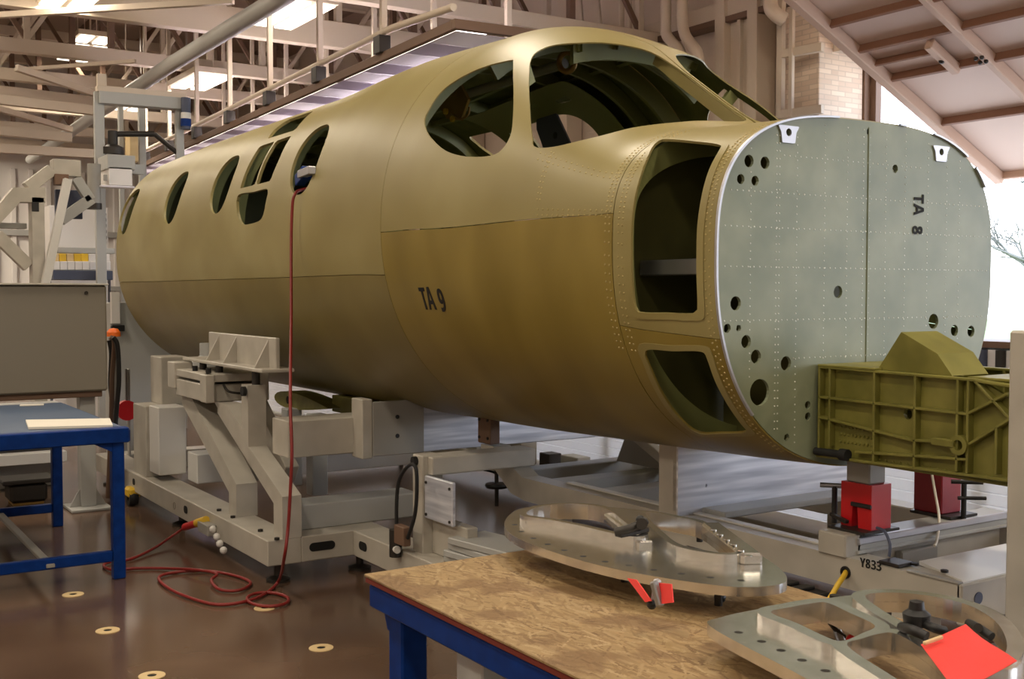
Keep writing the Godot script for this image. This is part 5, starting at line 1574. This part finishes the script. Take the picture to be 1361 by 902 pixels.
func build_overhead() -> void:
	# translucent-panelled canopy hung over the fuselage
	var c := thing("overhead_canopy", Vector3(-8.5, 3.7, -4.9), "long flat canopy of alternating white and grey panels hung above the fuselage", "canopy")
	var x1 := -8.5
	for k in 26:
		part("ceiling_panel", MB.new().box(Vector3(x1 - 0.02 - (k + 1) * 0.52 + 0.012, 3.7, -6.3), Vector3(x1 - 0.02 - k * 0.52, 3.704, -4.93), 0.0), M.canopy_white if k % 2 == 0 else M.canopy_grey, c)
	part("edge_channel", MB.new().box(Vector3(x1 - 13.6, 3.705, -4.93), Vector3(x1, 3.79, -4.88)), M.brown_steel, c)
	part("edge_channel", MB.new().box(Vector3(x1, 3.705, -6.3), Vector3(x1 + 0.06, 3.79, -4.88)), M.brown_steel, c)
	part("edge_channel", MB.new().box(Vector3(x1 - 13.6, 3.7, -6.37), Vector3(x1, 3.84, -6.3)), M.brown_steel, c)
	# unseen strip lamps added above the panels to brighten them from behind
	for k in 4:
		var lx := x1 - 2.4 - k * 3.3
		part("added_strip_lamp", MB.new().box(Vector3(lx - 1.5, 3.95, -5.75), Vector3(lx + 1.5, 3.98, -5.45)), M.lamp_glow, c)
		var al := AreaLight3D.new()
		al.name = "added_strip_light"
		al.area_size = Vector2(3.0, 0.3)
		al.light_energy = 7.0
		al.light_color = Color(1.0, 0.96, 0.98)
		al.shadow_enabled = true
		al.set("area_range", 40.0)
		c.add_child(al, true)
		al.position = Vector3(lx, 3.945, -5.6) - O
		al.rotation_degrees = Vector3(-90, 0, 0)
	c.position = Vector3(x1, 3.7, -4.9)
	c.rotation.y = -0.05
	part("hand_rail", MB.new().tube([Vector3(x1 - 13.6, 3.98, -4.9), Vector3(x1 - 1.3, 3.98, -4.9), Vector3(x1 + 0.0, 3.9, -4.9)], 0.035, 10), M.beam, c)
	for k in 7:
		var x := x1 - 1.5 - k * 1.75
		part("hanger_rod", MB.new().box(Vector3(x - 0.03, 3.8, -4.93), Vector3(x + 0.03, 7.2, -4.87)), M.beam, c)
		part("hanger_rod", MB.new().box(Vector3(x - 0.03, 3.8, -6.33), Vector3(x + 0.03, 7.2, -6.27)), M.beam, c)
		part("bracket", MB.new().box(Vector3(x - 0.12, 3.78, -4.96), Vector3(x + 0.04, 3.95, -4.84)), M.dark_steel, c)
	# round roof pipe and the loose braces at the upper left
	var y := 4.5
	solo("roof_pipe", MB.new().tube([Vector3(-27.846, 4.500, -4.852), Vector3(-20.698, 4.500, -4.602), Vector3(-15.172, 4.500, -4.441), Vector3(-11.256, 4.500, -4.411), Vector3(-10.044, 4.500, -4.373)], 0.1, 14), M.machine_grey, Vector3(-15.172, 4.500, -4.441), "long grey round pipe slanting across the roof at the upper left", "pipe")
	var k := 0
	for b in [[Vector3(-15.158, 4.800, -2.072), Vector3(-12.749, 4.800, -4.431), 0.07, "pale roof brace along the photo's top left edge"], [Vector3(-17.357, 4.600, -2.846), Vector3(-15.795, 4.600, -4.113), 0.05, "thin pale roof brace left of the roof pipe, nearly level"], [Vector3(-16.627, 4.500, -2.746), Vector3(-16.961, 4.300, -3.859), 0.09, "pale roof brace sloping down to the grey gantry's corner"], [Vector3(-19.654, 4.400, -2.880), Vector3(-20.118, 4.200, -4.166), 0.09, "pale roof brace sloping down to the roof pipe's lower end"]]:
		solo("roof_brace", MB.new().bar(b[0], b[1], b[2], b[2]), M.beam, b[0], b[3], "roof brace", "roof braces")
		k += 1
	for b in [[Vector3(-17.300, 4.288, -2.443), Vector3(-17.300, 4.244, -3.903), "upper pale beam left of the grey gantry"], [Vector3(-17.000, 4.116, -2.399), Vector3(-17.000, 4.067, -3.833), "lower pale beam left of the grey gantry"], [Vector3(-18.000, 3.817, -2.532), Vector3(-18.000, 3.786, -3.725), "pale beam left of the roof pipe's lower end"], [Vector3(-18.200, 3.580, -2.555), Vector3(-18.200, 3.590, -4.206), "pale beam just above the white end wall"]]:
		solo("cross_girder", MB.new().bar(b[0], b[1], 0.12, 0.13), M.beam, b[0], b[2], "girder", "girders at the upper left")
	# the grey gantry behind the tail
	var g := thing("grey_gantry", Vector3(-12, 0, -3.2), "tall grey portal gantry standing behind the fuselage tail", "gantry")
	for q in [[Vector3(-12.000, 3.491, -2.753), 0.03, 0.08], [Vector3(-12.600, 3.588, -3.340), 0.03, 0.06], [Vector3(-12.000, 3.459, -3.571), 0.03, 0.07]]:
		part("post", MB.new().box(Vector3(q[0].x - q[1], 0, q[0].z - q[2] * 0.6), Vector3(q[0].x + q[1], q[0].y, q[0].z + q[2] * 0.6)), M.machine_grey, g)
	part("post", MB.new().box(Vector3(-12.800, 3.502, -3.165) + Vector3(-0.03, -3.3, -0.025), Vector3(-12.800, 3.502, -3.165) + Vector3(0.03, 0, 0.025)), M.machine_grey, g)
	part("beam", MB.new().bar(Vector3(-12.000, 3.519, -2.731), Vector3(-12.000, 3.528, -3.636), 0.1, 0.06), M.beam, g)
	part("beam", MB.new().bar(Vector3(-12.000, 3.430, -2.745), Vector3(-12.000, 3.440, -3.619), 0.16, 0.12), M.machine_grey, g)
	part("corner_plate", MB.new().box(Vector3(-12.020, 3.675, -2.738), Vector3(-11.980, 3.480, -2.829)), M.beam, g)
	part("cross_bar", MB.new().bar(Vector3(-12.000, 2.734, -2.809), Vector3(-12.000, 2.725, -3.187), 0.1, 0.1), M.machine_grey, g)
	part("boom", MB.new().cyl(Vector3(-12.000, 3.076, -2.888), Vector3(-12.000, 3.108, -3.308), 0.03, 10), M.dark_steel, g)
	part("boom", MB.new().cyl(Vector3(-12.000, 3.108, -3.308), Vector3(-12.000, 2.862, -3.628), 0.025, 10), M.dark_steel, g)
	part("tool_head", MB.new().lathe(Vector3(-12.000, 2.907, -2.886), Vector3.UP, [Vector2(0.02, -0.15), Vector2(0.02, -0.05), Vector2(0.11, -0.04), Vector2(0.11, 0.03), Vector2(0.05, 0.06), Vector2(0.05, 0.2), Vector2(0.001, 0.2)], 14), M.dark_steel, g)
	part("wooden_box", MB.new().box(Vector3(-12.700, 3.164, -3.184), Vector3(-12.500, 2.865, -3.273)), M.cream, g)
	var bl := thing("beacon_tube", Vector3(-11.900, 3.260, -3.603), "small blue and white beacon tube at the grey gantry's right post", "beacon")
	part("body", MB.new().cyl(Vector3(-11.900, 3.496, -3.614), Vector3(-11.900, 3.166, -3.610), 0.05, 12), M.slate, bl)
	part("collar", MB.new().cyl(Vector3(-11.900, 3.339, -3.612), Vector3(-11.900, 3.276, -3.611), 0.054, 12), M.white_paint, bl)
	part("blue_lens", MB.new().cyl(Vector3(-11.900, 3.276, -3.611), Vector3(-11.900, 3.197, -3.610), 0.056, 12), M.blue, bl)
	var wb := thing("control_box", Vector3(-11.800, 2.694, -2.835), "cream and white control box hanging on the grey gantry above the tail", "control box")
	part("box", MB.new().box(Vector3(-11.900, 2.689, -2.726), Vector3(-11.500, 2.510, -2.949)), M.wall_white, wb)
	part("lid", MB.new().box(Vector3(-11.900, 2.809, -2.713), Vector3(-11.500, 2.668, -2.980)), M.machine_grey, wb)
	part("edge_strip", MB.new().box(Vector3(-11.520, 2.503, -2.637), Vector3(-11.450, 2.484, -2.965)), M.canopy_white, wb)
	part("plug", MB.new().box(Vector3(-11.500, 2.605, -2.669), Vector3(-11.460, 2.545, -2.702)), M.grey_paint, wb)
	var cyl := thing("lift_cylinder", Vector3(-11.600, 2.478, -2.605), "grey upright cylinder left of the control box", "cylinder")
	part("barrel", MB.new().cyl(Vector3(-11.600, 2.714, -2.608), Vector3(-11.600, 2.316, -2.602), 0.065, 14), M.grey_paint, cyl)
	part("end_cap", MB.new().cyl(Vector3(-11.600, 2.330, -2.602), Vector3(-11.600, 2.271, -2.602), 0.075, 14), M.dark_steel, cyl)

	build_left_machines()

func build_left_machines() -> void:
	var cab := thing("grey_cabinet", Vector3(-7.75, 0, -1.2), "large flat grey cabinet back on a post, behind the blue table", "cabinet")
	part("cabinet_body", MB.new().box(Vector3(-8.0, 0.8, -1.81), Vector3(-7.75, 1.5, 0.2), 0.012), M.cabinet, cab)
	part("top_lip", MB.new().box(Vector3(-8.01, 1.5, -1.82), Vector3(-7.73, 1.512, 0.2)), M.paint, cab)
	part("bottom_channel", MB.new().box(Vector3(-7.98, 0.76, -1.78), Vector3(-7.78, 0.8, 0.2)), M.brown_steel, cab)
	part("screw", MB.new().cyl(Vector3(-7.75, 1.45, -1.68), Vector3(-7.742, 1.45, -1.68), 0.012, 10), M.dark_steel, cab)
	for z in [-1.7, 0.1]:
		part("post", MB.new().box(Vector3(-7.95, 0.02, z - 0.05), Vector3(-7.85, 0.76, z + 0.05)), M.machine_grey, cab)
		part("foot_plate", MB.new().box(Vector3(-8.05, 0, z - 0.13), Vector3(-7.75, 0.02, z + 0.13)), M.machine_grey, cab)
		var g := MB.new()
		g.prism(pv([0.05, 0, 0.12, 0, 0.05, 0.12]), Transform3D(Basis(Vector3.BACK, Vector3.UP, Vector3.LEFT), Vector3(-7.88, 0.02, z)), 0.012)
		part("gusset", g, M.machine_grey, cab)
		g = MB.new()
		g.prism(pv([-0.05, 0, -0.05, 0.12, -0.12, 0]), Transform3D(Basis(Vector3.BACK, Vector3.UP, Vector3.LEFT), Vector3(-7.88, 0.02, z)), 0.012)
		part("gusset", g, M.machine_grey, cab)
	# machine base seen under the blue table
	var mb := thing("machine_base", Vector3(-8.9, 0, -0.9), "long pale machine base with dark fittings, seen beneath the blue table", "machine")
	part("bed", MB.new().box(Vector3(-9.2, 0.3, -1.75), Vector3(-8.9, 0.62, 0.6)), M.machine_grey, mb)
	part("rail", MB.new().box(Vector3(-8.95, 0.4, -2.0), Vector3(-8.85, 0.46, 0.6)), M.white_paint, mb)
	part("rail", MB.new().box(Vector3(-8.9, 0.2, -1.75), Vector3(-8.78, 0.28, 0.6)), M.white_paint, mb)
	part("plinth", MB.new().box(Vector3(-9.2, 0, -1.7), Vector3(-9.0, 0.3, 0.6)), M.grey_paint, mb)
	for z in [-1.55, -1.25, -1.1, -0.9]:
		part("fitting", MB.new().box(Vector3(-8.9, 0.47, z - 0.02), Vector3(-8.86, 0.53, z + 0.03)), M.black, mb)
	var ft := thing("foot_pedal", Vector3(-8.330, 0.000, -1.388), "dark foot pedal unit on the floor under the blue table", "pedal")
	var fp: Vector3 = Vector3(-8.330, 0.000, -1.388)
	part("case", MB.new().box(fp + Vector3(-0.12, 0.02, -0.12), fp + Vector3(0.12, 0.15, 0.12), 0.02), M.dark_steel, ft)
	part("lid", MB.new().box(fp + Vector3(-0.14, 0.15, -0.17), fp + Vector3(0.14, 0.18, 0.17), 0.01), M.dark_steel, ft)
	part("foot", MB.new().box(fp + Vector3(-0.1, 0, -0.1), fp + Vector3(0.1, 0.02, 0.1)), M.brass, ft)
	# big bent press frame
	var f := thing("press_frame", Vector3(-10, 0, -1.8), "big bent grey press frame with struts rising behind the grey cabinet", "machine frame")
	var X0 := -10.0
	part("upright", MB.new().box(Vector3(-10.080, 2.242, -1.734) + Vector3(0, -2.22, 0), Vector3(-9.920, 2.235, -1.833)), M.paint, f)
	part("arm", MB.new().prism(PackedVector2Array([Vector2(-1.844, 2.316), Vector2(-1.842, 2.192), Vector2(-1.650, 2.190), Vector2(-1.482, 1.994), Vector2(-1.451, 2.114), Vector2(-1.601, 2.304)]), Transform3D(Basis(Vector3(0, 0, 1), Vector3.UP, Vector3.LEFT), Vector3(-9.92, 0, 0)), 0.16), M.paint, f)
	part("strut", MB.new().bar(Vector3(-10.000, 2.310, -1.716), Vector3(-10.000, 2.469, -1.905), 0.12, 0.1), M.paint, f)
	part("head_plate", MB.new().box(Vector3(-10.100, 2.560, -1.913), Vector3(-9.950, 2.421, -2.132)), M.paint, f)
	part("pivot_block", MB.new().box(Vector3(-10.000, 2.432, -1.916), Vector3(-9.900, 2.342, -2.025)), M.brown_steel, f)
	part("raking_strut", MB.new().bar(Vector3(-9.850, 2.387, -2.004), Vector3(-9.850, 1.518, -1.815), 0.065, 0.07, 0.004, Vector3.RIGHT), M.white_paint, f)
	part("link", MB.new().bar(Vector3(-10.000, 2.417, -2.095), Vector3(-10.000, 2.233, -2.213), 0.08, 0.08), M.machine_grey, f)
	part("link", MB.new().bar(Vector3(-10.000, 2.246, -2.220), Vector3(-10.000, 2.053, -1.969), 0.08, 0.09), M.machine_grey, f)
	part("rear_panel", MB.new().box(Vector3(-10.200, 2.325, -1.964), Vector3(-10.150, 2.081, -2.182)), M.slate, f)
	part("brace", MB.new().bar(Vector3(-10.000, 1.920, -1.475), Vector3(-10.000, 1.667, -1.717), 0.1, 0.1), M.paint, f)
	part("rail", MB.new().box(Vector3(-10.200, 2.028, -1.478), Vector3(-10.100, 1.982, -1.727)), M.machine_grey, f)
	part("socket", MB.new().box(Vector3(-9.925, 2.195, -1.735), Vector3(-9.915, 2.116, -1.790)), M.black, f)
	# white machine housing and parts shelf behind it
	var h := thing("white_housing", Vector3(-13, 0, -2.9), "white sheet-metal machine housing behind the press frame", "machine")
	part("housing", MB.new().box(Vector3(-13.6, 0, Vector3(-13.000, 2.174, -2.451).z), Vector3(-13.000, 2.393, -3.060)), M.wall_white, h)
	part("side_grille", MB.new().box(Vector3(-12.990, 2.331, -2.977), Vector3(-12.950, 2.007, -3.035)), M.dark_steel, h)
	for k in 5:
		part("grille_bar", MB.new().box(Vector3(-12.950, 2.303, -2.967) + Vector3(0, -k * 0.065, 0), Vector3(-12.930, 2.272, -3.034) + Vector3(0, -k * 0.065, 0)), M.white_paint, h)
	part("ledge", MB.new().box(Vector3(-13.000, 1.930, -2.455), Vector3(-12.600, 1.873, -3.038)), M.machine_grey, h)
	var s := thing("parts_shelf", Vector3(-12.200, 1.582, -2.576), "dark green shelf of small parts bins below the white housing", "shelf")
	part("shelf_board", MB.new().box(Vector3(-12.600, 1.678, -2.309), Vector3(-12.100, 1.583, -2.891)), M.slate, s)
	part("shelf_leg", MB.new().box(Vector3(-12.500, 1.583, -2.333) + Vector3(0, -1.52, 0), Vector3(-12.400, 1.582, -2.344)), M.slate, s)
	part("shelf_leg", MB.new().box(Vector3(-12.500, 1.587, -2.932) + Vector3(0, -1.52, 0), Vector3(-12.400, 1.586, -2.939)), M.slate, s)
	for k in 8:
		var a: Vector3 = Vector3(-12.300, 1.681, -2.319)
		var b: Vector3 = Vector3(-12.300, 1.687, -2.894)
		var c := a.lerp(b, (k + 0.5) / 8.0)
		var q := thing("parts_bin", c, ["parts bin at the far left of the green shelf", "second parts bin from the left on the green shelf", "third parts bin from the left on the green shelf", "fourth parts bin from the left on the green shelf", "fourth parts bin from the right on the green shelf", "third parts bin from the right on the green shelf", "second parts bin from the right on the green shelf", "parts bin at the far right of the green shelf"][k], "bin", "parts bins on the green shelf")
		var col: Material = M.cream if k < 5 else M.wall_white
		part("tub", MB.new().box(c + Vector3(-0.12, 0.0, -0.034), c + Vector3(0.12, 0.09, 0.034)), M.wall_white, q)
		part("label_flap", MB.new().box(c + Vector3(-0.1, 0.09, -0.034), c + Vector3(0.08, 0.17, 0.034)), M.yellow if k in [1, 3, 4] else col, q)
	# things in the gap between cabinet and fixture
	var wl := thing("warning_lamp", Vector3(-8.300, 1.144, -1.982), "small orange warning lamp right of the grey cabinet", "lamp")
	part("lens", MB.new().lathe(Vector3(-8.300, 1.139, -1.982), Vector3.UP, [Vector2(0.05, 0), Vector2(0.048, 0.03), Vector2(0.03, 0.055), Vector2(0.0001, 0.06)], 14), M.orange, wl)
	part("stand", MB.new().cyl(Vector3(-8.300, 1.139, -1.982), Vector3(-8.3, 0, Vector3(-8.300, 1.139, -1.982).z), 0.02, 10), M.grey_paint, wl)
	var k := 0
	for q in [[Vector3(-8.100, 1.142, -1.909), Vector3(-8.100, 1.099, -1.939), Vector3(-8.100, 0.869, -1.921), Vector3(-8.100, 0.575, -1.911)], [Vector3(-8.050, 1.143, -1.918), Vector3(-8.050, 1.080, -1.947), Vector3(-8.050, 0.844, -1.954), Vector3(-8.050, 0.573, -1.930)], [Vector3(-8.150, 1.119, -1.916), Vector3(-8.150, 1.024, -1.930), Vector3(-8.150, 0.813, -1.921), Vector3(-8.150, 0.569, -1.933)]]:
		q.append(Vector3(q[3].x, 0.02, q[3].z + 0.03))
		solo("power_cable", MB.new().tube(spline(q), 0.017, 8), [M.brown_steel, M.black, M.black][k], Vector3(q[3].x, 0, q[3].z), ["brown power cable hanging right of the grey cabinet", "thick black power cable right of the brown one beside the grey cabinet", "black power cable left of the brown one, close to the grey cabinet"][k], "cable", "cables beside the grey cabinet")
		k += 1
	var rb := thing("red_float", Vector3(-8.600, 0.576, -2.139), "small round red reel hanging between cables and fixture post", "reel")
	part("drum", MB.new().lathe(Vector3(-8.600, 0.576, -2.139), Vector3.RIGHT, [Vector2(0.001, -0.03), Vector2(0.075, -0.03), Vector2(0.075, 0.03), Vector2(0.001, 0.03)], 18), M.red, rb)
	part("bracket", MB.new().box(Vector3(-8.620, 0.884, -2.137), Vector3(-8.580, 0.577, -2.145)), M.dark_steel, rb)
	part("stand", MB.new().box(Vector3(-8.65, 0, Vector3(-8.600, 0.576, -2.139).z - 0.03), Vector3(-8.600, 0.884, -2.154)), M.grey_paint, rb)
	var wc := thing("white_crate_stack", Vector3(-9.6, 0, -2.75), "pale equipment stack beside the fuselage's tail end", "equipment")
	part("cabinet", MB.new().box(Vector3(-9.9, 0, Vector3(-9.700, 1.381, -2.291).z - 0.5), Vector3(-9.700, 1.369, -2.290)), M.machine_grey, wc)
	part("panel", MB.new().box(Vector3(-9.680, 1.456, -2.287), Vector3(-9.640, 1.194, -2.358)), M.wall_white, wc)
	part("dark_slot", MB.new().box(Vector3(-9.680, 1.181, -2.289), Vector3(-9.630, 1.131, -2.392)), M.black, wc)
	var cw := thing("caster_wheel", Vector3(-7.819, 0.000, -1.976), "black caster wheel with a yellow guard at the fixture's tail corner", "wheel")
	var wp: Vector3 = Vector3(-7.819, 0.000, -1.976)
	part("tyre", MB.new().lathe(wp + Vector3(0, 0.06, 0), Vector3.BACK, [Vector2(0.02, -0.03), Vector2(0.055, -0.03), Vector2(0.06, 0), Vector2(0.055, 0.03), Vector2(0.02, 0.03)], 20), M.rubber, cw)
	part("guard", MB.new().box(wp + Vector3(-0.07, 0.06, -0.05), wp + Vector3(0.05, 0.13, 0.04), 0.02), M.yellow, cw)

func build_tilt_door() -> void:
	# one-piece tilting hangar door, open: it runs down and outwards through the doorway
	var lo := Vector3(-8.757, 2.911, -13.0)
	var d := Vector3(0, 0.4221, 0.9066)
	var B := Basis(Vector3.RIGHT, d, Vector3.RIGHT.cross(d))
	var n := -B.z      # towards the sky; the ribs hang on the other face
	var dr := thing("tilting_hangar_door", lo, "huge pale tilting hangar door leaf, raised over the open doorway at upper right", "hangar door")
	var vs := [0.0, 1.39, 2.41, 3.03, 3.55, 4.6, 5.6, 6.6]
	var us := [0.0, 1.4, 2.8, 4.2, 5.6, 7.0, 8.4, 9.8]
	for j in vs.size() - 1:
		for i in us.size() - 1:
			var c: Vector3 = lo + Vector3((us[i] + us[i + 1]) / 2, 0, 0) + d * ((vs[j] + vs[j + 1]) / 2) + n * 0.06
			part("door_sheet", MB.new().obox(Transform3D(B, c), Vector3(1.4, vs[j + 1] - vs[j] - 0.006, 0.03), 0.003), M.door_sheet, dr)
	for u in us:
		part("door_stile", MB.new().obox(Transform3D(B, lo + Vector3(u + (0.06 if u == 0.0 else 0.0), 0, 0) + d * 3.3 - n * 0.03), Vector3(0.12 if u == 0.0 else 0.08, 6.6, 0.14), 0.01), M.door_rail, dr)
	for v in vs:
		part("door_rib", MB.new().obox(Transform3D(B, lo + Vector3(4.9, 0, 0) + d * (v + (0.03 if v == 0.0 else 0.0)) - n * 0.0), Vector3(9.8, 0.045, 0.1), 0.006), M.door_rail if v == 0.0 else M.door_rib, dr)
	part("short_rib", MB.new().obox(Transform3D(B, lo + Vector3(0.52, 0, 0) + d * 2.73), Vector3(0.9, 0.035, 0.08), 0.005), M.door_rib, dr)
	part("lift_bracket", MB.new().obox(Transform3D(B, lo + Vector3(0.97, 0, 0) + d * 2.66 - n * 0.05), Vector3(0.1, 0.55, 0.12), 0.015), M.door_rail, dr)
	for v in [2.52, 2.6]:
		for u in [1.35, 1.42]:
			part("bolt", MB.new().ball(lo + Vector3(u, 0, 0) + d * v - n * 0.11, 0.025, 10), M.dark_steel, dr)
	part("bracket_hole", MB.new().ball(lo + Vector3(0.97, 0, 0) + d * 2.66 - n * 0.1, 0.035, 10), M.dark_steel, dr)

func build_outside() -> void:
	# bare winter tree beyond the apron
	var rg := RandomNumberGenerator.new()
	rg.seed = 77
	var base: Vector3 = Vector3(-35.862, -0.151, -58.000) * Vector3(1, 0, 1) + Vector3(0, -0.1, 0)
	var t := thing("bare_tree", base, "tall bare grey tree on the grass outside the doorway", "tree")
	var trunk := MB.new()
	trunk.tube([base, base + Vector3(0.1, 2.0, 0), base + Vector3(0.0, 4.5, 0.1)], 0.28, 10)
	part("trunk", trunk, M.bark, t)
	var tw := MB.new()
	grow(tw, base + Vector3(0, 2.2, 0), Vector3(-1.0, 0.7, 0).normalized(), 2.3, 0.1, 5, rg)
	grow(tw, base + Vector3(0, 3.6, 0), Vector3(0.35, 1, 0.2).normalized(), 2.5, 0.13, 5, rg)
	grow(tw, base + Vector3(0, 3.0, 0), Vector3(-1.0, 0.35, 0.2).normalized(), 2.4, 0.1, 5, rg)
	grow(tw, base + Vector3(0, 4.4, 0), Vector3(0.0, 1, -0.1).normalized(), 2.4, 0.12, 5, rg)
	stuff(part("branches", tw, M.twig, t))
	# trolley outside, seen past the bulkhead
	var p: Vector3 = Vector3(-7.505, 0.698, -11.200)
	var c := thing("equipment_trolley", Vector3(p.x, 0, p.z), "white and dark equipment trolley in the doorway beyond the nose", "trolley")
	part("case", MB.new().box(Vector3(p.x - 0.5, 0.35, p.z - 0.3), Vector3(p.x + 0.6, 0.84, p.z + 0.3)), M.wall_white, c)
	part("frame", MB.new().box(Vector3(p.x - 0.55, 0.86, p.z - 0.32), Vector3(p.x + 0.65, 0.93, p.z + 0.32)), M.brown_steel, c)
	for k in 5:
		part("drum", MB.new().cyl(Vector3(p.x - 0.4 + k * 0.22, 0.5, p.z + 0.32), Vector3(p.x - 0.4 + k * 0.22, 0.84, p.z + 0.32), 0.055, 12), [M.black, M.cream, M.slate, M.dark_steel, M.cream][k], c)
	for x in [-0.4, 0.5]:
		part("wheel", MB.new().lathe(Vector3(p.x + x, 0.18, p.z + 0.25), Vector3.BACK, [Vector2(0.02, -0.04), Vector2(0.17, -0.04), Vector2(0.18, 0), Vector2(0.17, 0.04), Vector2(0.02, 0.04)], 18), M.rubber, c)
		part("axle_leg", MB.new().box(Vector3(p.x + x - 0.04, 0.18, p.z - 0.2), Vector3(p.x + x + 0.04, 0.35, p.z + 0.2)), M.dark_steel, c)

func grow(mb: MB, p: Vector3, d: Vector3, ln: float, r: float, depth: int, rg: RandomNumberGenerator) -> void:
	var q := p + d * ln
	mb.tube([p, p.lerp(q, 0.5) + Vector3(rg.randf() - 0.5, rg.randf() - 0.5, rg.randf() - 0.5) * ln * 0.12, q], r, 4)
	if depth == 0:
		return
	for k in 3:
		var nd := (d + Vector3(rg.randf() - 0.5, rg.randf() * 0.7 - 0.25, rg.randf() - 0.5) * 1.5).normalized()
		grow(mb, p.lerp(q, rg.randf_range(0.5, 1.0)), nd, ln * rg.randf_range(0.55, 0.75), r * 0.6, depth - 1, rg)
